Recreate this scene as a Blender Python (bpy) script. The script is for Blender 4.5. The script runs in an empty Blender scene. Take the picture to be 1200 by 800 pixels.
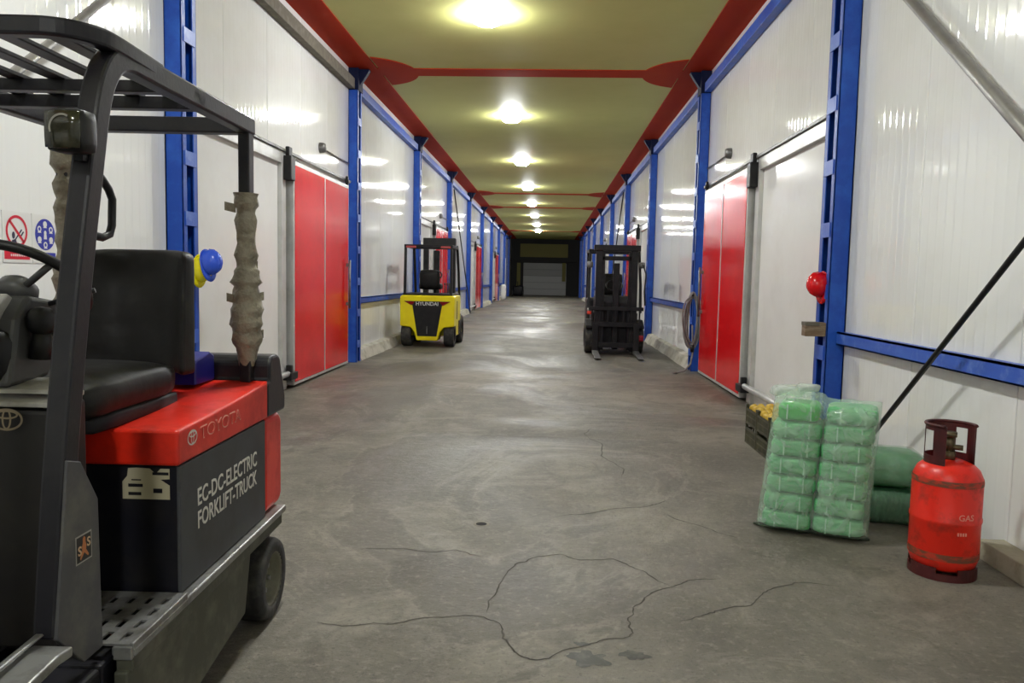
import bpy, bmesh, math, random
from mathutils import Vector, Matrix, noise
random.seed(7)
PI = math.pi
S = bpy.context.scene
C = S.collection

# ------------------------------------------------------------------ camera
cam_d = bpy.data.cameras.new('camera'); cam = bpy.data.objects.new('camera', cam_d); C.objects.link(cam)
cam_d.sensor_width = 36.0; cam_d.lens = 914.96 / 1200 * 36; cam_d.clip_end = 300; cam_d.clip_start = 0.05
yaw, pitch, roll = .046, .0814, -.021
F = Vector((-math.sin(yaw)*math.cos(pitch), math.cos(yaw)*math.cos(pitch), -math.sin(pitch)))
Rr = Vector((math.cos(yaw), math.sin(yaw), 0)); Dn = F.cross(Rr)
cr, sr = math.cos(roll), math.sin(roll)
rx = cr*Rr + sr*Dn; dn = -sr*Rr + cr*Dn
mw = Matrix(((rx.x, -dn.x, -F.x, 0), (rx.y, -dn.y, -F.y, 0), (rx.z, -dn.z, -F.z, 1.4311), (0, 0, 0, 1)))
cam.matrix_world = mw
S.camera = cam
# ------------------------------------------------------------------ world, exposure
w = bpy.data.worlds.new('world'); S.world = w; w.use_nodes = True
w.node_tree.nodes['Background'].inputs[0].default_value = (.6, .65, .7, 1)
w.node_tree.nodes['Background'].inputs[1].default_value = .05
S.view_settings.view_transform = 'Standard'; S.view_settings.look = 'None'
S.view_settings.gamma = 1; S.view_settings.use_curve_mapping = False
S.view_settings.exposure = 0.5
LAMP = 195.0            # emission of the ceiling lamps
XL, XR, HC, Y1, BAY = -3.26, 2.443, 4.712, 6.54, 6.0
YEND, YBACK = 66.0, -14.0

# ------------------------------------------------------------------ materials
def srgb(r, g, b):
    f = lambda c: (c/255/12.92) if c/255 <= .04045 else ((c/255+.055)/1.055)**2.4
    return (f(r), f(g), f(b), 1)
_m = {}
def mat(name, col, rough=.5, metal=0, dirt=None, dscale=4, damt=.5, dlo=.45, dhi=.65, bump=0, bscale=40, rvar=0, emit=0, spec=.5, stretch=(1, 1, 1), coat=0):
    if name in _m: return _m[name]
    m = bpy.data.materials.new(name); m.use_nodes = True; nt = m.node_tree; N = nt.nodes; Lk = nt.links
    b = N['Principled BSDF']
    b.inputs['Base Color'].default_value = col; b.inputs['Roughness'].default_value = rough; b.inputs['Metallic'].default_value = metal
    b.inputs['Specular IOR Level'].default_value = spec
    if coat: b.inputs['Coat Weight'].default_value = coat; b.inputs['Coat Roughness'].default_value = .1
    if emit:
        b.inputs['Emission Color'].default_value = col; b.inputs['Emission Strength'].default_value = emit
    tc = N.new('ShaderNodeTexCoord'); mp = N.new('ShaderNodeMapping'); mp.inputs['Scale'].default_value = stretch
    Lk.new(tc.outputs['Object'], mp.inputs[0])
    if dirt is not None:
        n = N.new('ShaderNodeTexNoise'); n.inputs['Scale'].default_value = dscale; n.inputs['Detail'].default_value = 6; n.inputs['Roughness'].default_value = .65
        Lk.new(mp.outputs[0], n.inputs['Vector'])
        r = N.new('ShaderNodeMapRange'); r.inputs[1].default_value = dlo; r.inputs[2].default_value = dhi; r.inputs[4].default_value = damt
        Lk.new(n.outputs[0], r.inputs[0])
        mx = N.new('ShaderNodeMix'); mx.data_type = 'RGBA'; mx.inputs[6].default_value = col; mx.inputs[7].default_value = dirt
        Lk.new(r.outputs[0], mx.inputs[0]); Lk.new(mx.outputs[2], b.inputs['Base Color'])
        if rvar:
            rr = N.new('ShaderNodeMapRange'); rr.inputs[3].default_value = rough; rr.inputs[4].default_value = min(1, rough+rvar)
            Lk.new(r.outputs[0], rr.inputs[0]); Lk.new(rr.outputs[0], b.inputs['Roughness'])
    if bump:
        n2 = N.new('ShaderNodeTexNoise'); n2.inputs['Scale'].default_value = bscale; n2.inputs['Detail'].default_value = 4
        Lk.new(mp.outputs[0], n2.inputs['Vector'])
        bp = N.new('ShaderNodeBump'); bp.inputs['Strength'].default_value = 1; bp.inputs['Distance'].default_value = bump
        Lk.new(n2.outputs[0], bp.inputs['Height']); Lk.new(bp.outputs[0], b.inputs['Normal'])
    _m[name] = m
    return m

def panel_mat():
    m = mat('panel_white', (.83, .835, .82, 1), .055, dirt=(.74, .735, .70, 1), dscale=.9, damt=.6, rvar=.04)
    nt = m.node_tree; N = nt.nodes; Lk = nt.links; b = N['Principled BSDF']
    tc = N.new('ShaderNodeTexCoord'); sx = N.new('ShaderNodeSeparateXYZ'); Lk.new(tc.outputs['Object'], sx.inputs[0])
    a = N.new('ShaderNodeMath'); a.operation = 'MULTIPLY'; a.inputs[1].default_value = 2*PI/.105; Lk.new(sx.outputs[1], a.inputs[0])
    s = N.new('ShaderNodeMath'); s.operation = 'SINE'; Lk.new(a.outputs[0], s.inputs[0])
    s1 = N.new('ShaderNodeMath'); s1.operation = 'MAXIMUM'; s1.inputs[1].default_value = 0; Lk.new(s.outputs[0], s1.inputs[0])
    s2 = N.new('ShaderNodeMath'); s2.operation = 'POWER'; s2.inputs[1].default_value = 4; Lk.new(s1.outputs[0], s2.inputs[0])
    bp = N.new('ShaderNodeBump'); bp.inputs['Strength'].default_value = 1; bp.inputs['Distance'].default_value = .0006
    Lk.new(s2.outputs[0], bp.inputs['Height']); Lk.new(bp.outputs[0], b.inputs['Normal'])
    return m

def floor_mat():
    m = bpy.data.materials.new('worn_concrete'); m.use_nodes = True; nt = m.node_tree; N = nt.nodes; Lk = nt.links
    b = N['Principled BSDF']; tc = N.new('ShaderNodeTexCoord')
    def nz(scale, detail=6, st=(1, 1, 1), rough=.6, dist=0):
        mp = N.new('ShaderNodeMapping'); mp.inputs['Scale'].default_value = st; Lk.new(tc.outputs['Object'], mp.inputs[0])
        n = N.new('ShaderNodeTexNoise'); n.inputs['Scale'].default_value = scale; n.inputs['Detail'].default_value = detail; n.inputs['Roughness'].default_value = rough
        n.inputs['Distortion'].default_value = dist
        Lk.new(mp.outputs[0], n.inputs['Vector']); return n.outputs[0]
    def rng(x, lo, hi, a=0, c=1):
        r = N.new('ShaderNodeMapRange'); r.inputs[1].default_value = lo; r.inputs[2].default_value = hi; r.inputs[3].default_value = a; r.inputs[4].default_value = c
        Lk.new(x, r.inputs[0]); return r.outputs[0]
    def mix(f, c1, c2):
        x = N.new('ShaderNodeMix'); x.data_type = 'RGBA'; Lk.new(f, x.inputs[0])
        for i, c in ((6, c1), (7, c2)):
            if isinstance(c, tuple): x.inputs[i].default_value = c
            else: Lk.new(c, x.inputs[i])
        return x.outputs[2]
    base = mix(rng(nz(.6, 8, (1, 1, 1), .68), .36, .64), (.088, .078, .061, 1), (.205, .186, .147, 1))
    base = mix(rng(nz(1.3, 9, (.8, 1, 1), .68, .9), .53, .62, 0, .5), base, (.265, .242, .197, 1))           # worn pale patches
    wet = nz(.42, 7, (1, .8, 1), .62, 1.0)
    base = mix(rng(wet, .52, .54, 0, .6), base, (.078, .069, .054, 1))       # damp/oily patches
    tide = N.new('ShaderNodeMath'); tide.operation = 'COMPARE'; tide.inputs[1].default_value = .515; tide.inputs[2].default_value = .006; Lk.new(wet, tide.inputs[0])
    base = mix(rng(tide.outputs[0], 0, 1, 0, .22), base, (.28, .258, .212, 1))   # dried rims of the damp patches
    base = mix(rng(nz(2.3, 9, (1, .6, 1), .72, 1.5), .55, .64, 0, .6), base, (.080, .070, .053, 1))
    base = mix(rng(nz(6, 10, (1, 1, 1), .8), .51, .66, 0, .65), base, (.075, .066, .050, 1))
    base = mix(rng(nz(24, 6, (1, 1, 1), .78), .52, .68, 0, .55), base, (.31, .285, .235, 1))
    base = mix(rng(nz(45, 4, (1, 1, 1), .78), .55, .66, 0, .65), base, (.048, .042, .033, 1))
    Lk.new(base, b.inputs['Base Color'])
    Lk.new(rng(nz(.42, 6, (1, .8, 1), .55, .8), .45, .62, .62, .34), b.inputs['Roughness'])
    bp = N.new('ShaderNodeBump'); bp.inputs['Strength'].default_value = 1; bp.inputs['Distance'].default_value = .012
    Lk.new(nz(9, 9, (1, 1, 1), .74), bp.inputs['Height']); Lk.new(bp.outputs[0], b.inputs['Normal'])
    return m

def film_mat(name, col, alpha, rough=.18):
    m = bpy.data.materials.new(name); m.use_nodes = True; nt = m.node_tree; N = nt.nodes; Lk = nt.links
    b = N['Principled BSDF']; b.inputs['Base Color'].default_value = col; b.inputs['Roughness'].default_value = rough
    b.inputs['Coat Weight'].default_value = .4; b.inputs['Coat Roughness'].default_value = .08
    tc = N.new('ShaderNodeTexCoord'); n = N.new('ShaderNodeTexNoise'); n.inputs['Scale'].default_value = 11; n.inputs['Detail'].default_value = 4
    n.inputs['Distortion'].default_value = 1.2
    Lk.new(tc.outputs['Object'], n.inputs['Vector'])
    bp = N.new('ShaderNodeBump'); bp.inputs['Strength'].default_value = 1; bp.inputs['Distance'].default_value = .02
    Lk.new(n.outputs[0], bp.inputs['Height']); Lk.new(bp.outputs[0], b.inputs['Normal'])
    t = N.new('ShaderNodeBsdfTransparent'); t.inputs[0].default_value = (.93, .97, .94, 1)
    mr = N.new('ShaderNodeMapRange'); mr.inputs[1].default_value = .35; mr.inputs[2].default_value = .7; mr.inputs[3].default_value = alpha*.75; mr.inputs[4].default_value = min(1, alpha*1.3)
    Lk.new(n.outputs[0], mr.inputs[0])
    mx = N.new('ShaderNodeMixShader'); Lk.new(mr.outputs[0], mx.inputs[0]); Lk.new(t.outputs[0], mx.inputs[1]); Lk.new(b.outputs[0], mx.inputs[2])
    Lk.new(mx.outputs[0], N['Material Output'].inputs[0])
    return m

M_panel = panel_mat(); M_floor = floor_mat()
M_wallback = mat('wall_core', (.5, .5, .47, 1), .6)
M_white = mat('door_white', (.83, .83, .81, 1), .15, dirt=(.75, .74, .71, 1), dscale=1.5, damt=.5)
M_alu = mat('pale_aluminium', (.62, .62, .6, 1), .35, .3, dirt=(.4, .39, .36, 1), dscale=3, damt=.5)
M_redp = mat('door_red', srgb(222, 8, 18), .16, spec=.3, dirt=srgb(196, 8, 14), dscale=1.2, damt=.7, bump=.0012, bscale=3)
M_blue = mat('column_blue', srgb(12, 68, 168), .38, dirt=srgb(36, 92, 190), dscale=5, damt=.8, bump=.002, bscale=9, rvar=.2)
M_bluel = mat('batten_blue', srgb(48, 92, 190), .4, dirt=srgb(110, 140, 205), dscale=9, damt=.7, dlo=.52, dhi=.72, bump=.002, bscale=12)
M_blued = mat('column_head_blue', srgb(8, 18, 52), .6, spec=.2)
M_ceil = mat('ceiling_olive', (.50, .50, .175, 1), .6, dirt=(.45, .455, .15, 1), dscale=.8, damt=.7)
M_cred = mat('ceiling_red', srgb(166, 42, 6), .7, spec=.15, dirt=srgb(172, 54, 10), dscale=1.2, damt=.7)
M_black = mat('black_plastic', (.006, .006, .007, 1), .45, spec=.35, dirt=(.018, .017, .015, 1), dscale=8, damt=.6)
M_rubber = mat('tyre_rubber', (.02, .02, .02, 1), .7, dirt=(.075, .07, .06, 1), dscale=12, damt=.9, bump=.003)
M_steel = mat('worn_steel', (.22, .22, .215, 1), .42, .6, dirt=(.09, .085, .075, 1), dscale=9, damt=.8, bump=.001)
M_dust = mat('dusty_tray', (.13, .115, .085, 1), .8, dirt=(.2, .18, .14, 1), dscale=10, damt=.8)
M_kerb = mat('kerb_concrete', (.52, .50, .43, 1), .75, dirt=(.27, .25, .19, 1), dscale=4, damt=.85, bump=.02, bscale=9)
M_block = mat('block_concrete', (.36, .33, .25, 1), .85, dirt=(.22, .2, .14, 1), dscale=6, damt=.8, bump=.01, bscale=14)
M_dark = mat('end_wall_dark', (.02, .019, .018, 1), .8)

# ------------------------------------------------------------------ mesh helpers
def B(): return bmesh.new()
def box(bm, x0, x1, y0, y1, z0, z1, mi=0, M=None):
    v = [bm.verts.new(p) for p in ((x0,y0,z0),(x1,y0,z0),(x1,y1,z0),(x0,y1,z0),(x0,y0,z1),(x1,y0,z1),(x1,y1,z1),(x0,y1,z1))]
    if M is not None:
        for q in v: q.co = M @ q.co
    for f in ((0,3,2,1),(4,5,6,7),(0,1,5,4),(1,2,6,5),(2,3,7,6),(3,0,4,7)):
        bm.faces.new([v[i] for i in f]).material_index = mi
    return v
def cbox(bm, c, s, mi=0, M=None):
    T = Matrix.Translation(c)
    if M is not None: T = T @ M
    return box(bm, -s[0]/2, s[0]/2, -s[1]/2, s[1]/2, -s[2]/2, s[2]/2, mi, T)
def prism(bm, poly, axis, a, b, mi=0, M=None):
    """poly: 2-D outline, extruded along axis 'x' (poly = y,z), 'y' (x,z) or 'z' (x,y)"""
    def P(p, t):
        c = {'x': (t, p[0], p[1]), 'y': (p[0], t, p[1]), 'z': (p[0], p[1], t)}[axis]
        return M @ Vector(c) if M is not None else c
    A = [bm.verts.new(P(p, a)) for p in poly]; D = [bm.verts.new(P(p, b)) for p in poly]; n = len(poly)
    fs = [bm.faces.new(A[::-1]), bm.faces.new(D)]
    for i in range(n): fs.append(bm.faces.new((A[i], A[(i+1) % n], D[(i+1) % n], D[i])))
    for f in fs: f.material_index = mi
def frame_for(d):
    d = d.normalized(); up = Vector((0, 0, 1)) if abs(d.z) < .95 else Vector((0, 1, 0))
    s = d.cross(up).normalized(); return s, s.cross(d).normalized()
def cyl(bm, p0, p1, r0, r1=None, n=12, mi=0):
    p0, p1 = Vector(p0), Vector(p1); r1 = r0 if r1 is None else r1; s, u = frame_for(p1-p0)
    A = [bm.verts.new(p0 + r0*(math.cos(2*PI*i/n)*s + math.sin(2*PI*i/n)*u)) for i in range(n)]
    D = [bm.verts.new(p1 + r1*(math.cos(2*PI*i/n)*s + math.sin(2*PI*i/n)*u)) for i in range(n)]
    fs = [bm.faces.new(A), bm.faces.new(D[::-1])]
    for i in range(n): fs.append(bm.faces.new((A[i], D[i], D[(i+1) % n], A[(i+1) % n])))
    for f in fs: f.material_index = mi; f.smooth = True
    fs[0].smooth = fs[1].smooth = False
def tube(bm, pts, r, n=8, closed=False, sec=None, mi=0):
    """round tube (or section sec = list of (s,u) offsets) along a polyline"""
    pts = [Vector(p) for p in pts]; k = len(pts); rings = []
    rr = r if isinstance(r, (list, tuple)) else [r]*k
    sv = None
    for i in range(k):
        a = pts[i-1] if (i > 0 or closed) else pts[i]; c = pts[(i+1) % k] if (i < k-1 or closed) else pts[i]
        d = (c-a).normalized()
        if sv is None: sv, uv = frame_for(d)
        else:
            sv = (sv - d*sv.dot(d)).normalized(); uv = sv.cross(d).normalized()
        if sec: ring = [bm.verts.new(pts[i] + q[0]*sv + q[1]*uv) for q in sec]
        else: ring = [bm.verts.new(pts[i] + rr[i]*(math.cos(2*PI*j/n)*sv + math.sin(2*PI*j/n)*uv)) for j in range(n)]
        rings.append(ring)
    m = len(rings[0])
    for i in range(k if closed else k-1):
        A, D = rings[i], rings[(i+1) % k]
        for j in range(m):
            f = bm.faces.new((A[j], A[(j+1) % m], D[(j+1) % m], D[j])); f.material_index = mi; f.smooth = sec is None
    if not closed:
        bm.faces.new(rings[0][::-1]).material_index = mi; bm.faces.new(rings[-1]).material_index = mi
def sweep(bm, pts, w, h, side, mi=0):
    """rectangular section: w along fixed unit vector side, h in the plane of the path"""
    pts = [Vector(p) for p in pts]; side = Vector(side).normalized(); rings = []
    for i, p in enumerate(pts):
        d = (pts[min(i+1, len(pts)-1)] - pts[max(i-1, 0)]).normalized(); u = side.cross(d).normalized()
        rings.append([bm.verts.new(p + a*side*w/2 + c*u*h/2) for a, c in ((-1,-1),(1,-1),(1,1),(-1,1))])
    for A, D in zip(rings, rings[1:]):
        for j in range(4): bm.faces.new((A[j], A[(j+1) % 4], D[(j+1) % 4], D[j])).material_index = mi
    bm.faces.new(rings[0][::-1]).material_index = mi; bm.faces.new(rings[-1]).material_index = mi
def lathe(bm, prof, n=24, c=(0, 0, 0), M=None, mi=0, smooth=True):
    rings = []
    for r, z in prof:
        if r < 1e-5: rings.append([bm.verts.new((0, 0, z))])
        else: rings.append([bm.verts.new((r*math.cos(2*PI*i/n), r*math.sin(2*PI*i/n), z)) for i in range(n)])
    T = Matrix.Translation(c)
    if M is not None: T = T @ M
    for R_ in rings:
        for v in R_: v.co = T @ v.co
    for A, D in zip(rings, rings[1:]):
        for i in range(n):
            a = [A[i % len(A)], A[(i+1) % len(A)], D[(i+1) % len(D)], D[i % len(D)]]
            a = [x for k, x in enumerate(a) if x not in a[:k]]
            if len(a) > 2:
                f = bm.faces.new(a); f.smooth = smooth; f.material_index = mi
def catmull(pts, n=6):
    pts = [Vector(p) for p in pts]; out = []
    for i in range(len(pts)-1):
        p0, p1, p2, p3 = pts[max(i-1, 0)], pts[i], pts[i+1], pts[min(i+2, len(pts)-1)]
        for k in range(n):
            t = k/n; out.append(.5*((2*p1)+(p2-p0)*t+(2*p0-5*p1+4*p2-p3)*t*t+(3*p1-p0-3*p2+p3)*t**3))
    return out+[pts[-1]]
def arc(cx, cy, r, a0, a1, n):
    return [(cx + r*math.cos(math.radians(a0+(a1-a0)*i/n)), cy + r*math.sin(math.radians(a0+(a1-a0)*i/n))) for i in range(n+1)]
def rbox(bm, c, s, r=.05, n=4, M=None, puff=0, jitter=0, seed=0):
    """rounded soft box: cube-sphere style grid"""
    g = bmesh.new(); bmesh.ops.create_cube(g, size=2)
    bmesh.ops.subdivide_edges(g, edges=g.edges[:], cuts=n, use_grid_fill=True)
    T = Matrix.Translation(c)
    if M is not None: T = T @ M
    for v in g.verts:
        p = v.co.copy(); h = Vector(s)/2; q = Vector((p.x*h.x, p.y*h.y, p.z*h.z))
        core = Vector((max(-(h.x-r), min(h.x-r, q.x)), max(-(h.y-r), min(h.y-r, q.y)), max(-(h.z-r), min(h.z-r, q.z))))
        d = q-core
        if d.length > 1e-6: q = core + d.normalized()*min(r, d.length if d.length < r else r)
        if puff:
            q.z += puff*math.copysign(1, p.z)*(1-p.x*p.x)*(1-p.y*p.y)*(abs(p.z) > .99)
            q.y += puff*math.copysign(1, p.y)*(1-p.x*p.x)*(1-p.z*p.z)*(abs(p.y) > .99)
        if jitter: q += jitter*Vector(noise.noise_vector(q*9+Vector((seed*3.1, seed*1.7, 0))))
        v.co = T @ q
    mp = {v: bm.verts.new(v.co) for v in g.verts}
    for f in g.faces: bm.faces.new([mp[v] for v in f.verts]).smooth = True
    g.free()

def obj(name, bm, m, parent=None, bevel=0, seg=2, off=None, smooth=False, solid=0, subsurf=0):
    bmesh.ops.recalc_face_normals(bm, faces=bm.faces)
    if off is not None: bmesh.ops.translate(bm, verts=bm.verts, vec=off)
    if smooth:
        for f in bm.faces: f.smooth = True
    me = bpy.data.meshes.new(name); bm.to_mesh(me); bm.free()
    for x in (m if isinstance(m, (list, tuple)) else [m]): me.materials.append(x)
    o = bpy.data.objects.new(name, me); C.objects.link(o)
    if parent is not None: o.parent = parent
    if solid:
        s = o.modifiers.new('solid', 'SOLIDIFY'); s.thickness = solid; s.offset = 0
    if subsurf:
        s = o.modifiers.new('sub', 'SUBSURF'); s.levels = s.render_levels = subsurf
    if bevel:
        b = o.modifiers.new('bevel', 'BEVEL'); b.width = bevel; b.segments = seg; b.limit_method = 'ANGLE'; b.angle_limit = math.radians(40)
    return o
def tag(o, label=None, cat=None, group=None, kind=None):
    if label: o['label'] = label
    if cat: o['category'] = cat
    if group: o['group'] = group
    if kind: o['kind'] = kind
    return o
def empty(name, loc, rz=0, label=None, cat=None, group=None, kind=None):
    o = bpy.data.objects.new(name, None); C.objects.link(o); o.location = loc; o.rotation_euler = (0, 0, rz)
    o.empty_display_size = .1
    return tag(o, label, cat, group, kind)
def copy_tree(o, parent=None):
    c = o.copy(); C.objects.link(c)
    if parent is not None: c.parent = parent
    for ch in list(o.children): copy_tree(ch, c)
    return c
def share(name, src, parent, loc):
    o = bpy.data.objects.new(name, src.data); C.objects.link(o); o.parent = parent; o.location = loc
    return o
def text_bm(s, size, depth, M, bold=0, stretch=1, spacing=1.0):
    cu = bpy.data.curves.new('t', 'FONT'); cu.body = s; cu.size = size; cu.extrude = depth; cu.offset = bold
    cu.align_x = 'CENTER'; cu.align_y = 'CENTER'; cu.resolution_u = 3; cu.space_character = spacing
    t = bpy.data.objects.new('t', cu); C.objects.link(t)
    bpy.context.view_layer.update()
    dg = bpy.context.evaluated_depsgraph_get(); me = bpy.data.meshes.new_from_object(t.evaluated_get(dg))
    bm = B(); bm.from_mesh(me)
    for v in bm.verts: v.co = M @ Vector((v.co.x*stretch, v.co.y, v.co.z))
    bpy.data.objects.remove(t); bpy.data.curves.remove(cu); bpy.data.meshes.remove(me)
    return bm
def basis(o, ex, ey):
    """matrix placing local xy text plane with x->ex, y->ey at o"""
    ex = Vector(ex).normalized(); ey = Vector(ey); ey = (ey - ex*ey.dot(ex)).normalized(); ez = ex.cross(ey)
    m = Matrix((ex, ey, ez)).transposed().to_4x4(); m.translation = Vector(o); return m

# ================================================================== SETTING
bm = B(); box(bm, XL-.4, XR+.4, YBACK, YEND+.4, -.2, 0)
floor = tag(obj('floor', bm, M_floor), 'worn cracked grey concrete floor', kind='structure')
bm = B(); box(bm, XL-.4, XR+.4, YBACK, YEND+.4, HC, HC+.2)
ceiling = tag(obj('ceiling', bm, M_ceil), 'flat olive yellow painted ceiling', kind='structure')
ORD = ['zeroth', 'first', 'second', 'third', 'fourth', 'fifth', 'sixth', 'seventh', 'eighth', 'ninth', 'tenth']
# red painted borders with their round ends and cross bands, as shallow plates under the ceiling
n_trim = 1
def trim(bm, m, label, **k):
    global n_trim
    o = tag(obj('trim_%d' % n_trim, bm, m, **k), label, kind='structure'); n_trim += 1; return o
bm = B(); box(bm, XL-.02, -2.816, YBACK, YEND, HC-.012, HC+.02); trim(bm, M_cred, 'red border along the left edge of the ceiling')
bm = B(); box(bm, 2.01, XR+.02, YBACK, YEND, HC-.012, HC+.02); trim(bm, M_cred, 'red border along the right edge of the ceiling')
for k in (2, 5, 6, 9):
    y = Y1 + (k-1)*BAY + .29
    bm = B(); box(bm, -2.9, 2.1, y-.22, y+.22, HC-.0115, HC+.02)
    for cx, s in ((-3.1, 1), (2.3, -1)):
        q = arc(cx, y, .9, -70, 70, 20) if s > 0 else arc(cx, y, .9, 110, 250, 20)
        prism(bm, q, 'z', HC-.0124, HC+.02)
    trim(bm, M_cred, 'red cross band with rounded ends on the ceiling, %s column pair' % ORD[k])

def wall(side):
    s = -1 if side == 'left' else 1; xw = XL if s < 0 else XR
    bm = B(); box(bm, min(xw+s*.04, xw+s*.3), max(xw+s*.04, xw+s*.3), YBACK, YEND+.3, 0, HC)
    wo = tag(obj('wall_'+side, bm, M_wallback), 'white ribbed panel wall on the %s side' % side, kind='structure')
    first = {}
    for k in range(-3, 10):
        ya = Y1+(k-1)*BAY; door = k % 2 == 1 and k > 0
        for i in range(5):
            y0 = ya + i*1.2; z0 = 0.0
            if y0+1.2 < YBACK: continue
            if door and i < 3:  z0 = 2.87
            key = z0
            if key not in first:
                bm = B(); box(bm, min(0, s*.05), max(0, s*.05), 0.003, 1.197, z0, HC)
                o = obj('panel', bm, M_panel, wo); o.location = (xw, y0, 0); first[key] = o
                bv = o.modifiers.new('b', 'BEVEL'); bv.width = .004; bv.segments = 1; bv.limit_method = 'ANGLE'
            else:
                o = share('panel', first[key], wo, (xw, y0, 0))
                bv = o.modifiers.new('b', 'BEVEL'); bv.width = .004; bv.segments = 1; bv.limit_method = 'ANGLE'
    return wo
wall('left'); wall('right')
bm = B(); box(bm, XL-.3, XR+.3, YBACK-.2, YBACK, 0, HC)
tag(obj('wall_back', bm, M_panel), 'white wall behind the camera', kind='structure')

# ---- end wall
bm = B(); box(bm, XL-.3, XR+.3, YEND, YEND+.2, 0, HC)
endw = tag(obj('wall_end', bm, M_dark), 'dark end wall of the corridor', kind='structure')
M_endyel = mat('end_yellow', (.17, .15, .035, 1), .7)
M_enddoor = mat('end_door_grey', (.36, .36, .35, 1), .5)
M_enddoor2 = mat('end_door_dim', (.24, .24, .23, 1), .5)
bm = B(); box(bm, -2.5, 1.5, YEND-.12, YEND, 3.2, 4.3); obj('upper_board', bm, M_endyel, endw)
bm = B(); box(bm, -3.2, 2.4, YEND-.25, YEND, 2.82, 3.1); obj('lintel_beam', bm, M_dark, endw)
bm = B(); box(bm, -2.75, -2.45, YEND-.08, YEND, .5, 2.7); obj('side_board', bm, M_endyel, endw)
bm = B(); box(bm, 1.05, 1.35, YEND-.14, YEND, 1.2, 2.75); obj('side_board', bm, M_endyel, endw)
dr = empty('door_9', (-.4, YEND-.06, 0), 0, 'dim grey sectional door in the far end wall', kind='structure')
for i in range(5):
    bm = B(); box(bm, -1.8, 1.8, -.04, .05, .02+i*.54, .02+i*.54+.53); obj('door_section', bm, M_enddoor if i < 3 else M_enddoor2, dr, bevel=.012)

# ---- cold-store sliding doors (odd bays)
nd = 1
M_gasket = M_black
def cold_door(side, k):
    global nd
    s = -1 if side == 'left' else 1; xw = XL if s < 0 else XR; ya = Y1+(k-1)*BAY
    far = 'nearest' if k == 1 else ORD[(k+1)//2]
    d = empty('door_%d' % nd, (xw, ya+4.3, 0), 0, 'red sliding cold store door, %s on the %s wall' % (far, side), kind='structure'); nd += 1
    def bx(bm, d0, d1, y0, y1, z0, z1):      # d = distance out from the wall, y relative to ya
        a, b_ = -s*d0, -s*d1; box(bm, min(a, b_), max(a, b_), y0-4.3, y1-4.3, z0, z1)
    la, lb = 3.02, 5.66
    bm = B(); bx(bm, .0, .10, la, lb, .03, 2.81); leaf = obj('leaf', bm, M_alu, d, bevel=.006)
    for y0, y1 in ((la+.04, la+1.30), (la+1.33, lb-.04)):
        bm = B(); bx(bm, .098, .106, y0, y1, .07, 2.755); obj('red_panel', bm, M_redp, leaf, bevel=.003)
    bm = B(); bx(bm, .106, .15, lb-.17, lb-.14, .95, 1.0); bx(bm, .106, .15, lb-.17, lb-.14, 1.55, 1.6)
    a0 = -s*.16; cyl(bm, (a0, lb-.155-4.3, .9), (a0, lb-.155-4.3, 1.65), .018); obj('handle', bm, M_steel, leaf)
    bm = B(); bx(bm, .0, .022, la-.16, la-.06, .0, 2.82); obj('gasket', bm, M_black, d)
    bm = B(); bx(bm, .09, .112, la+1.30, la+1.33, .07, 2.755); obj('joint_strip', bm, M_alu, leaf)
    # frame of the opening and the white inner face
    bm = B(); bx(bm, -.02, .035, .35, .50, 0, 2.88); bx(bm, -.02, .035, 2.78, 2.93, 0, 2.88); bx(bm, -.02, .035, .5, 2.78, 2.74, 2.88); obj('door_frame', bm, M_alu, d, bevel=.004)
    bm = B(); bx(bm, -.045, -.015, .5, 2.78, .0, 2.74); obj('inner_panel', bm, M_white, d)
    bm = B(); bx(bm, .02, .06, .40, 5.95, 2.885, 2.915); obj('track', bm, M_steel, d)
    bm = B(); bx(bm, .03, .13, la-.18, la-.02, 2.55, 2.84); bx(bm, .05, .1, la-.16, la-.04, 2.84, 2.95); obj('roller_hanger', bm, M_black, d, bevel=.01)
    bm = B(); bx(bm, .06, .12, lb-.1, lb+.02, 2.84, 2.89); bx(bm, .06, .1, lb-.06, lb, 2.8, 2.95); obj('roller_hanger', bm, M_black, d, bevel=.008)
    bm = B(); bx(bm, .03, .14, la-.22, la+.04, .12, .21); bx(bm, .05, .12, la-.16, la-.1, .21, .30); obj('floor_guide', bm, M_black, d, bevel=.008)
    bm = B(); a0 = -s*.09; cyl(bm, (a0, .55-4.3, .20), (a0, la-.2-4.3, .20), .035); obj('lower_rail', bm, M_alu, d)
    # junction box with conduit
    j = empty('junction_box', (xw-s*.002, ya+4.45, 3.19), 0, 'small grey round junction box on the %s wall above the %s red door' % (side, far), 'electrical box', 'junction boxes above the red doors')
    bm = B(); lathe(bm, [(0, .09), (.055, .08), (.07, .05), (.075, 0)], 16, M=Matrix.Rotation(-s*PI/2, 4, 'Y')); obj('box_body', bm, M_steel, j)
    bm = B(); cyl(bm, (-s*.02, .06, 0), (-s*.02, 1.5, 0), .011, n=6); obj('conduit', bm, M_steel, j)
for k in (1, 3, 5, 7):
    cold_door('left', k); cold_door('right', k)

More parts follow.
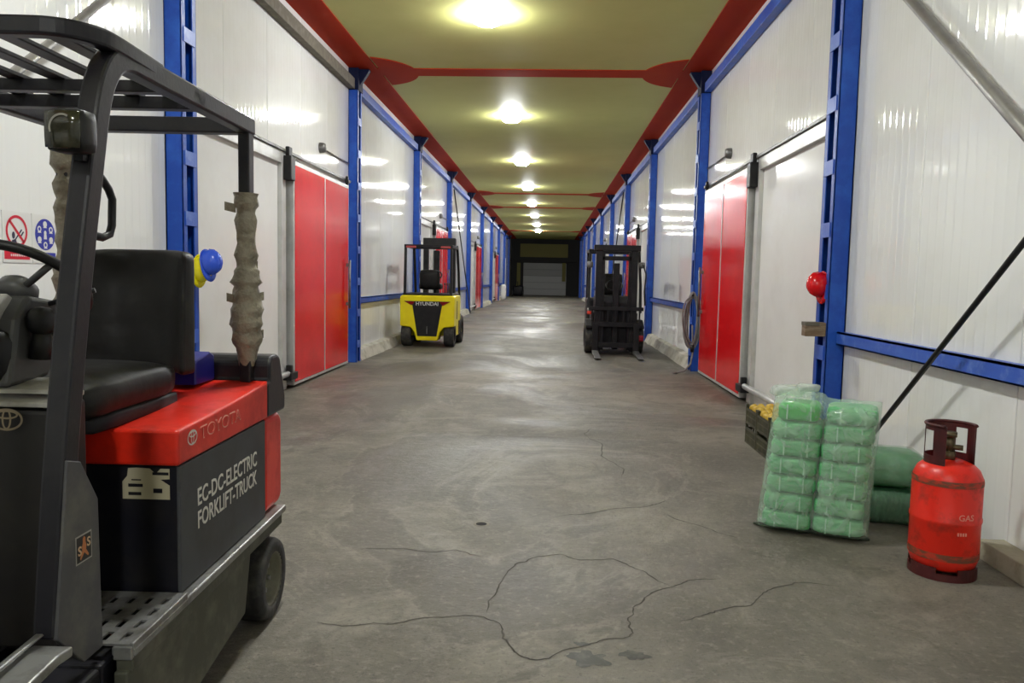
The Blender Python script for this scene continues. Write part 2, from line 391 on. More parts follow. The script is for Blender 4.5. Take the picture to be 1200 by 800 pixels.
# ---- battened steel columns
def column(side, k):
    s = -1 if side == 'left' else 1; xw = XL if s < 0 else XR; y0 = Y1+(k-1)*BAY
    where = {('left',1): 'behind the red forklift with hard hats', ('right',1): 'carrying the red hard hat', ('left',2): 'beside the nearest left red door',
             ('right',2): 'with the hose coil', ('left',3): 'behind the yellow forklift'}.get((side, k), '%s from the front' % ORD[k])
    c = empty('steel_column', (xw, y0+.14, 0), 0, 'blue battened steel column on the %s wall, %s' % (side, where), 'column', 'blue steel columns')
    dp = .15; L = .28; hh = HC-.02
    X = lambda d: -s*d
    for sgn in (-1, 1):            # two channels, webs facing along the corridor
        ye = sgn*L/2
        bm = B()
        box(bm, min(X(.0), X(dp)), max(X(.0), X(dp)), min(ye, ye-sgn*.012), max(ye, ye-sgn*.012), 0, hh-.34)
        for d0, d1 in ((dp-.012, dp), (.0, .012)):
            box(bm, min(X(d0), X(d1)), max(X(d0), X(d1)), min(ye, ye-sgn*.075), max(ye, ye-sgn*.075), 0, hh-.34)
        obj('channel', bm, M_blue, c, bevel=.003, seg=1)
    bm = B(); box(bm, min(X(.012), X(.03)), max(X(.012), X(.03)), -.12, .12, 0, hh-.34); obj('rear_plate', bm, M_blued, c)
    z = .35 if k == 1 else .3; first = None
    if k <= 4:
        while z < hh-.45:
            if first is None:
                bm = B(); box(bm, min(X(dp-.004), X(dp+.008)), max(X(dp-.004), X(dp+.008)), -.105, .105, -.06, .06)
                first = obj('batten', bm, M_bluel, c, bevel=.003, seg=1); first.location = (0, 0, z)
            else: share('batten', first, c, (0, 0, z))
            z += .51
    bm = B(); box(bm, min(X(0), X(dp+.01)), max(X(0), X(dp+.01)), -.15, .15, hh-.34, hh)
    prism(bm, [(X(.1), hh-.34), (X(.31), hh-.02), (X(.31), hh), (X(.1), hh)] if s < 0 else [(X(.1), hh-.34), (X(.1), hh), (X(.31), hh), (X(.31), hh-.02)], 'y', -.05, .05)
    obj('column_head', bm, M_blued, c)
for k in range(1, 11):
    column('left', k); column('right', k)

# ---- rails along the walls
for side, s, xw in (('left', -1, XL), ('right', 1, XR)):
    for k in range(0, 10):
        ya = Y1+(k-1)*BAY; a, b_ = ya+.31, ya+BAY-.03
        if a < 1.5: a = 1.5
        tray = side == 'left' and k <= 1
        bm = B(); d0 = -s*.005; d1 = -s*.11; box(bm, min(d0, d1), max(d0, d1), a, b_, 4.36, 4.5 if not tray else 4.52)
        lab = 'dusty brown cable tray high on the left wall' if tray else 'blue top rail high on the %s wall' % side
        o = obj('cable_tray' if tray else 'top_rail', bm, M_dust if tray else M_blue, bevel=.004); o.location = (xw, 0, 0)
        tag(o, lab+', %s bay' % (ORD[k] if k else 'nearest'), 'rail' if not tray else 'tray', 'rails along the wall tops')
        if k % 2 == 0:
            bm = B(); d1 = -s*.07
            box(bm, min(d0, d1), max(d0, d1), a-.02, b_+.02, .94, .95); box(bm, min(d0, d1), max(d0, d1), a-.02, b_+.02, 1.03, 1.045)
            box(bm, min(-s*.058, d1), max(-s*.058, d1), a-.02, b_+.02, .94, 1.045)
            o = obj('wall_girt', bm, M_bluel if k == 0 else M_blue); o.location = (xw, 0, 0)
            tag(o, 'blue channel rail at waist height on the %s wall, %s bay' % (side, 'nearest' if k == 0 else ORD[k]), 'rail', 'waist high blue rails')
            # rough concrete kerb
            if k > 0 or side == 'left':
                bm = B(); g = 24
                rows = []
                for i in range(g+1):
                    y = a+(b_-a)*i/g; nz = noise.noise((y*2.1, s*3.3, 0)); nz2 = noise.noise((y*3.7, 9+s, 1))
                    dd = .10+.035*nz; zz = .17+.03*nz2
                    rows.append([bm.verts.new((-s*q, y, z)) for q, z in ((.0, 0), (dd+.07, 0), (dd+.03, zz*.55), (dd, zz), (0, zz+.02))])
                for A, D in zip(rows, rows[1:]):
                    for j in range(4): bm.faces.new((A[j], A[j+1], D[j+1], D[j]))
                bm.faces.new(rows[0]); bm.faces.new(rows[-1][::-1])
                o = obj('kerb', bm, M_kerb); o.location = (xw-s*.004, 0, 0)
                tag(o, 'rough pale concrete kerb at the foot of the %s wall, %s bay' % (side, 'nearest' if k == 0 else ORD[k]), 'kerb', 'wall kerbs')

def blockbar(name, pts, r, m, label, cat, n=10, group=None):
    bm = B(); tube(bm, pts, r, n); return tag(obj(name, bm, m), label, cat, group)
M_galv = mat('galvanised_tube', (.30, .29, .27, 1), .42, .5, dirt=(.2, .19, .17, 1), dscale=6, damt=.7)
blockbar('brace_tube', [(XR-.10, 6.52, 4.176), (XR-.10, 2.2, .72)], .038, M_galv, 'thick grey diagonal brace tube high on the right wall', 'brace')
blockbar('brace_rod', [(2.26, 5.45, .40), (2.26, 3.2, 2.18)], .016, M_black, 'thin dark diagonal tension rod rising behind the gas cylinder', 'brace')
blockbar('brace_tube', [(XL+.12, 6.53, 4.129), (XL+.12, 2.2, .76)], .03, M_galv, 'grey diagonal brace tube behind the forklift roof bars', 'brace')
for s, xw, side in ((-1, XL, 'left'), (1, XR, 'right')):
    blockbar('brace_rod', [(xw-s*.20, Y1+3*BAY+.2, 4.15), (xw-s*.20, Y1+4*BAY-.1, .02)], .02, M_black, 'thin dark diagonal rod far along the %s wall' % side, 'brace', 6)

# block at the right edge
bm = B(); box(bm, 2.31, XR-.002, 2.3, 4.16, 0, .105); bmesh.ops.subdivide_edges(bm, edges=bm.edges[:], cuts=3, use_grid_fill=True)
for v in bm.verts:
    if v.co.z > .001 and v.co.x < XR-.01: v.co += .012*Vector(noise.noise_vector(v.co*7))
tag(obj('concrete_block', bm, M_block, bevel=.006), 'low yellowish concrete block at the foot of the right wall beside the gas cylinder', 'block')

# ------------------------------------------------------------------ ceiling lamps
M_lamp = mat('lamp_glow', (.965, .985, 1, 1), .5, emit=LAMP)
M_lamprim = mat('lamp_rim', (.8, .8, .78, 1), .4)
lamp0 = None
ys = [-8.4, -2.2, 3.9, 10.06, 16.2, 22.3, 28.5, 34.7, 41.3, 48.0, 54.3]  # first entry is an unseen lamp, added for light from behind
for i, y in enumerate(ys):
    lab = ('round glowing ceiling lamp, %s visible one from the front' % ORD[i-2]) if i >= 3 else ['added round ceiling lamp far behind the camera for more light', 'round ceiling lamp close behind the camera', 'added weak ceiling lamp out of view, brightening the near walls'][i]
    if lamp0 is None:
        lamp0 = empty('ceiling_lamp', (-.855, y, HC), 0)
        bm = B(); lathe(bm, [(.0, 0), (.185, 0), (.19, -.012), (.17, -.02), (0, -.02)], 28); obj('rim', bm, M_lamprim, lamp0)
        bm = B(); lathe(bm, [(.195, -.012), (.20, -.045), (.185, -.085), (.14, -.115), (.08, -.13), (0, -.135)], 28); obj('diffuser', bm, M_lamp, lamp0)
        o = lamp0
    else: o = copy_tree(lamp0)
    if y == 3.9:             # unseen weaker lamp, added to brighten the near walls and forklift
        dm = o.children[1].data.copy(); dm.materials[0] = mat('added_lamp_glow', (.965, .985, 1, 1), .5, emit=LAMP*.42); o.children[1].data = dm
    o.location = (-.855, y, HC-.001); tag(o, lab, 'lamp', 'ceiling lamps')

# ------------------------------------------------------------------ floor marks: cracks, drain
M_crack = mat('crack_dark', (.045, .04, .032, 1), .9, dirt=(.10, .09, .075, 1), dscale=9, damt=.8)
def ground(px, py):
    d = (rx*((px-600)/914.96) + dn*((py-400)/914.96) + F); t = -1.4311/d.z; return Vector((d.x*t, d.y*t, 0))
# (positions below were surveyed once on the floor and are kept as floor coordinates)
CR = [[(-.93,3.07),(-.8,3.05),(-.62,3.08),(-.47,3.16),(-.25,3.2),(-.17,3.12),(-.14,3.0),(-.09,2.87),(-.05,2.84),(.03,2.87),(.17,2.96),(.32,3.04),(.39,3.1),(.36,3.22),(.42,3.36),(.5,3.52),(.6,3.6),(.74,3.68),(.9,3.73)],
      [(.6,3.6),(.5,3.78),(.35,3.92),(.2,3.9),(.08,3.97),(-.05,3.9),(-.13,3.82),(-.17,3.6),(-.2,3.4),(-.25,3.2)],
      [(.05,4.62),(.2,4.66),(.36,4.77),(.55,4.86),(.72,4.93),(.85,5.1)],
      [(.75,4.75),(.85,4.6),(1.0,4.42),(1.12,4.3)],
      [(.58,3.22),(.72,3.32),(.9,3.4),(1.02,3.55),(1.2,3.7),(1.45,3.68)],
      [(-1.0,3.95),(-.8,3.98),(-.6,3.96),(-.45,3.98),(-.3,3.9)],
      [(.55,5.6),(.6,5.9),(.45,6.3),(.5,6.7),(.35,7.2),(.5,7.6)],
      [(.3,6.3),(.6,6.2),(.95,6.25)]]
for pts in CR:
    bm = B(); P = []
    for (a, b_) in zip(pts, pts[1:]):
        for t in range(8):
            q = Vector((a[0]+(b_[0]-a[0])*t/8, a[1]+(b_[1]-a[1])*t/8, 0)); q += .03*Vector(noise.noise_vector(q*8)) + .010*Vector(noise.noise_vector(q*40)); q.z = 0; P.append(q)
    A = []
    for i, q in enumerate(P):
        d = (P[min(i+1, len(P)-1)]-P[max(i-1, 0)]).normalized(); nrm = Vector((-d.y, d.x, 0))
        wd = .0016+.0032*abs(noise.noise(q*5))+.0034*abs(noise.noise(q*23))
        wd *= min(1, i/4, (len(P)-1-i)/4)+.1
        A.append((bm.verts.new(q+nrm*wd+Vector((0,0,.0012))), bm.verts.new(q-nrm*wd+Vector((0,0,.0012)))))
    for a, b_ in zip(A, A[1:]): bm.faces.new((a[0], a[1], b_[1], b_[0]))
    obj('crack', bm, M_crack, floor)
M_stain = mat('stain_dark', (.04, .042, .032, 1), .5, dirt=(.10, .095, .08, 1), dscale=22, damt=.9)
for (cx, cy, r, e, sd) in ((.185, 2.86, .075, .8, 1), (.36, 2.9, .05, .7, 2), (.16, 2.98, .03, .6, 3)):
    bm = B(); P = []
    for i in range(40):
        a = 2*PI*i/40; rr_ = r*(1+.55*noise.noise((math.cos(a)*1.6+sd*5, math.sin(a)*1.6, sd))+.3*noise.noise((math.cos(a)*5+sd, math.sin(a)*5, 2*sd)))
        P.append(bm.verts.new((cx+rr_*math.cos(a), cy+e*rr_*math.sin(a), .001)))
    bm.faces.new(P); obj('stain', bm, M_stain, floor)
dn_ = empty('floor_drain', (-.36, 4.43, 0), 0, 'small round dark drain hole in the middle of the floor', 'drain')
bm = B(); lathe(bm, [(.030, .001), (.045, .002), (.047, .0), ], 20); obj('drain_rim', bm, mat('drain_rim', (.22, .2, .165, 1), .8), dn_)
bm = B(); lathe(bm, [(0, .0012), (.032, .0012)], 20); obj('drain_hole', bm, mat('hole', (.01, .01, .01, 1), .9), dn_)

def text_fit(s, width, height, depth, o, ex, ey, bold=0):
    bm = text_bm(s, 1, .0008, Matrix.Identity(4), bold)
    xs = [v.co.x for v in bm.verts]; ysv = [v.co.y for v in bm.verts]
    sx, sy = width/(max(xs)-min(xs)), height/(max(ysv)-min(ysv)); cx, cy = (max(xs)+min(xs))/2, (max(ysv)+min(ysv))/2
    M = basis(o, ex, ey)
    for v in bm.verts: v.co = M @ Vector(((v.co.x-cx)*sx, (v.co.y-cy)*sy, depth+v.co.z*.5))
    return bm
def ring_flat(bm, c, a, b_, t, M, z=0, n=32, a0=0, a1=360):
    pr = None
    full = a1-a0 >= 360
    L = [math.radians(a0+(a1-a0)*i/n) for i in range(n+1)]
    vs = [(bm.verts.new(M @ Vector((c[0]+a*math.cos(q), c[1]+b_*math.sin(q), z))), bm.verts.new(M @ Vector((c[0]+(a-t)*math.cos(q), c[1]+(b_-t)*math.sin(q), z)))) for q in L]
    for A, D in zip(vs, vs[1:]): bm.faces.new((A[0], D[0], D[1], A[1]))
def disc_flat(bm, c, a, b_, M, z=0, n=28):
    bm.faces.new([bm.verts.new(M @ Vector((c[0]+a*math.cos(2*PI*i/n), c[1]+b_*math.sin(2*PI*i/n), z))) for i in range(n)])
def poly_flat(bm, pts, M, z=0):
    bm.faces.new([bm.verts.new(M @ Vector((p[0], p[1], z))) for p in pts])
def oval_logo(M, w):
    """outer oval with two inner ovals crossing"""
    bm = B(); ring_flat(bm, (0, 0), w, w*.68, w*.13, M, n=36)
    ring_flat(bm, (0, .02*w), w*.30, w*.64, w*.12, M, .0004); ring_flat(bm, (0, w*.30), w*.72, w*.28, w*.12, M, .0008)
    return bm

# ================================================================== RED FORKLIFT (near left)
PHI = math.radians(1.8)
OFF = Vector((.45, -.2, 0))
tb = Matrix.Rotation(PHI, 4, 'Z') @ Vector((-.45, .2, 0)) + Vector((-1.12, 2.3, 0))
T = empty('forklift', tb, PHI, 'red and charcoal electric forklift with black roof guard parked at the left front', 'forklift')
def P(name, bm, m, parent=None, **k): return obj(name, bm, m, parent or T, off=OFF, **k)
M_tred = mat('truck_red', srgb(218, 40, 20), .33, dirt=srgb(150, 28, 16), dscale=5, damt=.55, rvar=.2)
M_tgrey = mat('truck_charcoal', (.058, .060, .065, 1), .55, spec=.3, dirt=(.042, .04, .038, 1), dscale=5, damt=.7)
M_tdark = mat('truck_dark', (.006, .006, .010, 1), .5, spec=.25, dirt=(.018, .016, .014, 1), dscale=6, damt=.6)
M_guard = mat('guard_black', (.009, .0085, .012, 1), .4, spec=.35, dirt=(.026, .024, .025, 1), dscale=7, damt=.5, bump=.0006, bscale=60)
M_skirt = mat('dirty_skirt', (.06, .06, .042, 1), .65, dirt=(.13, .125, .095, 1), dscale=6, damt=.9)
M_step = mat('step_steel', (.30, .30, .29, 1), .36, .6, dirt=(.12, .11, .1, 1), dscale=10, damt=.8)
M_seat = mat('seat_vinyl', (.005, .0045, .004, 1), .46, spec=.25, dirt=(.014, .013, .011, 1), dscale=6, damt=.7, bump=.004, bscale=7)
M_silver = mat('letter_silver', (.62, .60, .54, 1), .5)
M_wrap = mat('wrap_tan', (.26, .235, .17, 1), .5, dirt=(.13, .11, .07, 1), dscale=14, damt=.8, bump=.02, bscale=26)
M_wheelrim = mat('rim_olive', (.15, .145, .1, 1), .6, dirt=(.07, .065, .05, 1), dscale=9, damt=.8)
M_dash = mat('dash_grey', (.05, .05, .05, 1), .45, dirt=(.09, .088, .08, 1), dscale=6, damt=.6)
M_paleplate = mat('pale_plate', (.38, .37, .33, 1), .35, dirt=(.2, .19, .17, 1), dscale=8, damt=.6)

bm = B(); box(bm, -.86, -.03, -.95, -.40, .16, .40); box(bm, -.86, -.03, -.40, .95, .11, .405); P('chassis', bm, M_tdark, bevel=.01)
for s, u0, u1 in ((1, -.03, .035), (-1, -.93, -.865)):
    bm = B(); box(bm, u0, u1, -.35, .97, .405, .432); P('side_ledge', bm, M_step, bevel=.006)
    o_ = u1 if s > 0 else u0; i_ = o_ - s*.05
    bm = B(); box(bm, min(o_-s*.004, i_), max(o_-s*.004, i_), -.355, .92, .365, .407); P('side_rail', bm, M_skirt, bevel=.004)
    bm = B(); prism(bm, [(-.37, .09), (.05, .09), (.50, .15), (.565, .372), (-.37, .372)], 'x', min(o_-s*.012, i_), max(o_-s*.012, i_)); P('side_skirt', bm, M_skirt, bevel=.006)
# wheels
def wheel(name, u_out, s, v, z, r, wd, parent=T, offv=OFF, rim=M_wheelrim, lugs=0):
    M = Matrix.Rotation(s*PI/2, 4, 'Y')
    bm = B(); lathe(bm, [(r*.62, -.012), (r*.66, 0), (r*.93, 0), (r*.985, -.014), (r, -.03), (r, -wd+.03), (r*.96, -wd), (r*.6, -wd)], 32, (u_out, v, z), M)
    w_ = obj(name, bm, M_rubber, parent, off=offv)
    bm = B(); lathe(bm, [(0, -.075), (r*.22, -.075), (r*.25, -.045), (r*.38, -.05), (r*.52, -.055), (r*.6, -.012), (r*.66, -.001), (r*.66, -wd*.5), (0, -wd*.5)], 28, (u_out, v, z), M)
    obj('rim', bm, rim, w_, off=Vector((0, 0, 0)) if offv is None else offv)
    bm = B()
    for k in range(5):
        a = 2*PI*k/5; c = Vector((u_out, v, z)) + M @ Vector((r*.31*math.cos(a), r*.31*math.sin(a), -.05)); cyl(bm, c, c + M @ Vector((0, 0, .018)), .011, n=6)
    tag(obj('wheel_nuts', bm, M_steel, w_, off=offv), kind='stuff')
    return w_
wheel('rear_wheel', .035, 1, .80, .168, .168, .13); wheel('rear_wheel', -.935, -1, .80, .168, .168, .13)
wheel('front_wheel', .03, 1, -.66, .225, .225, .17); wheel('front_wheel', -.93, -1, -.66, .225, .225, .17)
# fenders over the front wheels
for u0, u1 in ((-.085, .008), (-.908, -.815)):
    bm = B(); prism(bm, [(-.575, .57), (-.585, .578), (-.82, .566), (-.82, .556), (-.64, .566)], 'x', u0+.005, u1-.07); prism(bm, [(-.585, .525), (-.585, .55), (-.64, .555), (-.82, .54), (-.95, .45), (-.97, .40), (-.945, .40), (-.80, .515), (-.64, .53)], 'x', u0, u1)
    P('fender', bm, M_step, bevel=.006)
# perforated step
def step_plate(u0, u1, v0, v1, z):
    bm = B(); us = [u0]; x = u0+.022
    while x < u1-.03: us += [x, x+.018]; x += .052
    us.append(u1); vs_ = [v0]; y = v0+.02
    while y < v1-.05: vs_ += [y, y+.048]; y += .078
    vs_.append(v1)
    g = [[bm.verts.new((a, c, z)) for c in vs_] for a in us]
    for i in range(len(us)-1):
        for j in range(len(vs_)-1):
            if i % 2 == 1 and j % 2 == 1 and 0 < i < len(us)-2 and j < len(vs_)-2: continue
            bm.faces.new((g[i][j], g[i+1][j], g[i+1][j+1], g[i][j+1]))
    return bm
P('step_plate', step_plate(-.30, .03, -.355, -.015, .44), M_step, solid=.006)
bm = B(); box(bm, -.86, -.30, -.40, -.0, .405, .43); P('floor_plate', bm, M_tdark)
bm = B(); box(bm, -.02, .03, -.36, -.30, .40, .437); box(bm, .022, .034, -.355, -.02, .425, .447); P('step_edge', bm, M_step, bevel=.003)
# battery compartment and covers
bm = B(); box(bm, -.895, -.004, .0, .80, .432, .838); bat = P('battery_case', bm, M_tdark, bevel=.006)
bm = B(); box(bm, -.006, .006, -.003, .785, .436, .835); cov = P('side_cover', bm, M_tgrey, bevel=.004)
P('lettering', text_fit('EC-DC-ELECTRIC', .555, .058, .0005, (.0068, .40, .703), (0, 1, 0), (0, 0, 1), .012), M_silver, cov)
P('lettering', text_fit('FORKLIFT-TRUCK', .555, .058, .0005, (.0068, .40, .628), (0, 1, 0), (0, 0, 1), .012), M_silver, cov)
bm = B(); MS = basis((-.1, -.0008, .78), (1, 0, 0), (0, 0, 1))
poly_flat(bm, [(-.073, -.05), (.073, -.05), (.073, -.006), (.045, .012), (.073, .014), (.073, .046), (.045, .046), (.03, .03), (.012, .046), (-.03, .048), (-.055, .046), (-.058, .022), (-.073, .004)], MS)
P('torn_label', bm, mat('label_beige', (.40, .36, .24, 1), .6), bat)
bm = B()
for q in ((-.055, -.038, .04, .010), (-.055, -.012, .045, .010), (.02, .026, .05, .009), (.022, -.03, .028, .014), (-.045, .008, .03, .004)):
    poly_flat(bm, [(q[0], q[1]), (q[0]+q[2], q[1]), (q[0]+q[2], q[1]+q[3]), (q[0], q[1]+q[3])], MS, .0006)
tag(P('label_print', bm, M_tdark, bat), kind='stuff')
bm = B(); prism(bm, [(-.018, .838), (.86, .838), (.905, .86), (.905, .985), (.84, .99), (.55, .972), (.25, .957), (-.012, .949), (-.018, .94)], 'x', -.905, .008)
hood = P('hood', bm, M_tred, bevel=.014, seg=3)
P('emblem', oval_logo(basis((.0088, .084, .908), (0, 1, 0), (0, 0, 1)), .036), M_silver, hood)
bm = text_fit('TOYOTA', .36, .044, .0005, (.0088, .325, .909), (0, 1, 0), (0, 0, 1), .01)
bm2 = text_fit('TOYOTA', .352, .036, .0009, (.0088, .325, .909), (0, 1, 0), (0, 0, 1), -.012)
P('lettering', bm, mat('letter_outline', (.75, .38, .30, 1), .5), hood); P('lettering', bm2, mat('letter_fill', srgb(214, 44, 26), .4), hood)
# counterweight
bm = B(); prism(bm, [(.79, .432), (1.0, .432), (1.03, .47), (1.03, .80), (1.0, .84), (.79, .84)], 'x', -.90, .0); cw = P('counterweight', bm, M_tred, bevel=.03, seg=3)
bm = B(); prism(bm, [(.80, .84), (1.03, .84), (1.035, .90), (.965, 1.075), (.93, 1.09), (.86, 1.09), (.83, 1.06), (.83, .99), (.80, .985)], 'x', -.905, .012); P('rear_cowl', bm, M_guard, bevel=.012)
# overhead guard
GU = ((-.105, -.05), (-.835, -.78))
for n_, (u0, u1) in enumerate(GU):
    um = (u0+u1)/2
    pth = [(-.53, .545), (-.475, .95), (-.395, 1.378), (-.312, 1.74), (-.285, 1.85), (-.25, 1.93), (-.20, 1.985), (-.13, 2.008), (.0, 2.009), (.40, 2.01), (.855, 2.012)]
    bm = B(); sweep(bm, catmull([(um, a, z) for a, z in pth], 5), u1-u0, .066, (1, 0, 0)); pil = P('side_frame', bm, M_guard, bevel=.008)
    bm = B(); u_o = u1 if n_ == 0 else u0
    prism(bm, [(-.56, .55), (-.53, .76), (-.50, .97), (-.445, .955), (-.37, .84), (-.362, .44), (-.45, .44)], 'x', u_o-.006, u_o+.006); gus = P('gusset', bm, mat('gusset_grey', (.06, .06, .064, 1), .5, dirt=(.11, .105, .09, 1), dscale=9, damt=.8), pil, bevel=.003)
    if n_ == 0:
        MSS = basis((u_o+.0068, -.442, .735), (0, 1, 0), (0, 0, 1))
        bm = B(); poly_flat(bm, [(-.036, -.036), (.036, -.036), (.036, .036), (-.036, .036)], MSS); P('sticker', bm, mat('sticker_pale', (.35, .34, .3, 1), .5), pil)
        bm = B(); poly_flat(bm, [(-.032, -.032), (.032, -.032), (.032, .032), (-.032, .032)], MSS, .0006); P('sticker', bm, mat('sticker_black', (.012, .011, .01, 1), .5), pil)
        bm = B(); poly_flat(bm, [(0, .030), (.006, .024), (.006, .014), (.010, .004), (.008, -.006), (.02, -.022), (.016, -.026), (.0, -.012), (-.016, -.028), (-.02, -.022), (-.009, -.006), (-.010, .004), (-.006, .014), (-.006, .024)], MSS, .0012); P('sticker_figure', bm, mat('sticker_orange', (.45, .16, .05, 1), .5), pil)
        for dx, dz in ((-.02, -.003), (.02, .01)):
            P('lettering', text_fit('S', .015, .024, .0016, MSS @ Vector((dx, dz, 0)), (0, 1, 0), (0, 0, 1), .02), mat('sticker_tan', (.55, .38, .22, 1), .5), pil)
        bm = B(); tube(bm, [(um, -.29, 1.675), (um, -.262, 1.672), (um, -.225, 1.645), (um, -.207, 1.62), (um, -.212, 1.55), (um, -.225, 1.525), (um, -.26, 1.515), (um, -.33, 1.52)], .011, 8); P('grab_handle', bm, M_guard, pil)
    # rear pillar with its tan wrapping
    bm = B(); box(bm, u0+.006, u1-.004, .785, .845, .985, 2.0); rp = P('rear_pillar', bm, M_guard, bevel=.006)
    bm = B(); ztop = 1.745 if n_ == 0 else 1.90; rings = []
    for i in range(46):
        t = i/45; z = ztop - t*(ztop-1.05); q = (z-1.05)/.7
        rr_ = .042 + (.028 if n_ == 0 else .02)*max(0, 1-abs(q-.25)*3.2) + .012*noise.noise((z*23, n_*5, 3)) + .006*noise.noise((z*60, n_*5, 9)) + (.014 if abs(q-.52) < .035 else 0) + (.01 if i < 4 else 0)
        if q < .14: rr_ *= .62 + 2.6*q
        rings.append([bm.verts.new((um + rr_*(1+.22*noise.noise((j*1.1, z*15, n_)))*math.cos(2*PI*j/14)*.92, .815 + rr_*(1+.22*noise.noise((j*1.1+40, z*15, n_)))*math.sin(2*PI*j/14), z)) for j in range(14)])
    for A, D in zip(rings, rings[1:]):
        for j in range(14): bm.faces.new((A[j], A[(j+1) % 14], D[(j+1) % 14], D[j])).smooth = True
    if n_ == 0:
        for (z, dx, dv, l) in ((1.70, -.05, -.03, .07), (1.34, -.06, -.03, .05), (1.345, .05, .02, .055), (1.19, .05, .02, .05), (1.47, .05, .01, .02)):
            q = [bm.verts.new((um+dx*.6, .815+dv, z)), bm.verts.new((um+dx*.6+math.copysign(l*.55, dx), .815+dv*1.6, z+.008)), bm.verts.new((um+dx*.6+math.copysign(l*.55, dx), .815+dv*1.6, z-.026)), bm.verts.new((um+dx*.6, .815+dv, z-.035))]
            bm.faces.new(q)
    P('tan_wrapping', bm, M_wrap, rp)
bm = B()
tube(bm, catmull([(-.79, .06, 2.026), (-.79, -.2, 2.03), (-.775, -.285, 2.03), (-.72, -.335, 2.03), (-.62, -.35, 2.03), (-.25, -.35, 2.03), (-.14, -.338, 2.03), (-.085, -.285, 2.03), (-.072, -.2, 2.03), (-.075, .06, 2.024)], 5), 0, sec=[(-.024, -.024), (.024, -.024), (.024, .024), (-.024, .024)])
P('roof_front_bar', bm, M_guard, bevel=.008)
for v0, v1, z0, z1 in ((.14, .185, 1.985, 2.022), (.36, .41, 1.98, 2.022)):
    bm = B(); box(bm, -.80, -.08, v0, v1, z0, z1); P('roof_cross_bar', bm, M_guard, bevel=.004)
bm = B(); box(bm, -.81, -.075, .77, .83, 1.975, 2.035); P('roof_cross_bar', bm, M_guard, bevel=.006)
for u in (-.17, -.30, -.43, -.56, -.69):
    bm = B(); box(bm, u-.026, u+.026, -.34, .40, 2.02, 2.034); P('roof_slat', bm, M_guard, bevel=.003)
bm = B(); prism(bm, [(-.05, .36), (-.09, .41), (-.16, .41), (-.05, .27)], 'z', 1.985, 2.02); P('roof_bracket', bm, M_guard)
# headlight
hl = None
bm = B(); rbox(bm, (-.072, -.40, 1.765), (.10, .07, .105), .016, 3); hl = P('headlight', bm, M_black)
bm = B(); rbox(bm, (-.074, -.436, 1.765), (.088, .012, .09), .006, 2); P('headlight_lens', bm, mat('lens_olive', (.022, .022, .012, 1), .12, dirt=(.06, .055, .035, 1), dscale=22, damt=.6), hl)
bm = B(); ring_flat(bm, (0, 0), .032, .034, .005, basis((-.072, -.4435, 1.768), (1, 0, 0), (0, 0, 1)), a0=60, a1=200); P('painted_glint', bm, mat('painted_glint_grey', (.25, .24, .2, 1), .3), hl)  # pale arc on the lens is a painted reflection
bm = B(); box(bm, -.085, -.06, -.375, -.30, 1.70, 1.73); P('light_bracket', bm, M_black, hl)
# front cowl, dash, steering
bm = B(); prism(bm, [(-.36, .42), (-.33, 1.06), (-.20, 1.075), (-.20, .42)], 'x', -.80, -.165); cowl = P('front_cowl', bm, mat('cowl_brown_black', (.010, .008, .0075, 1), .5, dirt=(.02, .017, .014, 1), dscale=5, damt=.7), bevel=.012)
bm = B(); prism(bm, [(-.345, 1.068), (-.34, 1.082), (-.19, 1.095), (-.19, 1.08)], 'x', -.80, -.175); P('cowl_top', bm, M_paleplate, cowl, bevel=.004)
bm = B(); prism(bm, [(-.31, 1.098), (-.30, 1.108), (-.17, 1.125), (-.17, 1.112)], 'x', -.78, -.19); P('cowl_lid', bm, M_paleplate, cowl, bevel=.004)
lm = basis((-.296, -.3425, 1.035), (1, 0, 0), (0, .045, 1)); P('emblem', oval_logo(lm, .043), mat('emblem_bronze', (.30, .24, .16, 1), .4, .5), cowl)
sc_ = None
bm = B(); prism(bm, [(-.30, 1.11), (-.26, 1.29), (-.20, 1.355), (-.06, 1.335), (-.05, 1.25), (-.12, 1.12)], 'x', -.50, -.315); col_ = P('steering_column', bm, M_dash, bevel=.014, seg=3)
bm = B(); prism(bm, [(-.315, 1.27), (-.305, 1.30), (-.225, 1.36), (-.2, 1.345), (-.24, 1.31), (-.28, 1.26)], 'x', -.52, -.36); P('column_trim', bm, M_paleplate, col_, bevel=.005)
bm = B(); rbox(bm, (-.42, -.24, 1.19), (.20, .16, .16), .05, 3); P('column_boot', bm, M_black, col_)
ang = math.radians(38)
MW = Matrix.Translation((-.385, -.13, 1.385)) @ Matrix.Rotation(-ang, 4, 'X')
bm = B(); tube(bm, [MW @ Vector((.175*math.cos(2*PI*i/40), .175*math.sin(2*PI*i/40), 0)) for i in range(40)], .0145, 10, closed=True); sw = P('steering_wheel', bm, M_black)
bm = B()
for a in (90, 215, 325): cyl(bm, MW @ Vector((.03*math.cos(math.radians(a)), .03*math.sin(math.radians(a)), -.03)), MW @ Vector((.17*math.cos(math.radians(a)), .17*math.sin(math.radians(a)), 0)), .010, n=8)
P('spoke', bm, M_dash, sw)
bm = B(); lathe(bm, [(0, .012), (.03, .008), (.05, -.008), (.055, -.03), (.055, -.05), (0, -.06)], 20, M=MW); P('hub', bm, M_dash, sw)
bm = B(); p_ = MW @ Vector((-.10, .15, .035)); rbox(bm, p_, (.05, .05, .05), .024, 3); P('steering_knob', bm, M_black, sw)
for a, b_, rr_ in (((-.34, -.12, 1.32), (-.20, -.08, 1.37), .011), ((-.33, -.16, 1.27), (-.225, -.18, 1.23), .009)):
    bm = B(); cyl(bm, a, b_, rr_*.7, n=8); lv_ = P('lever', bm, M_black, col_)
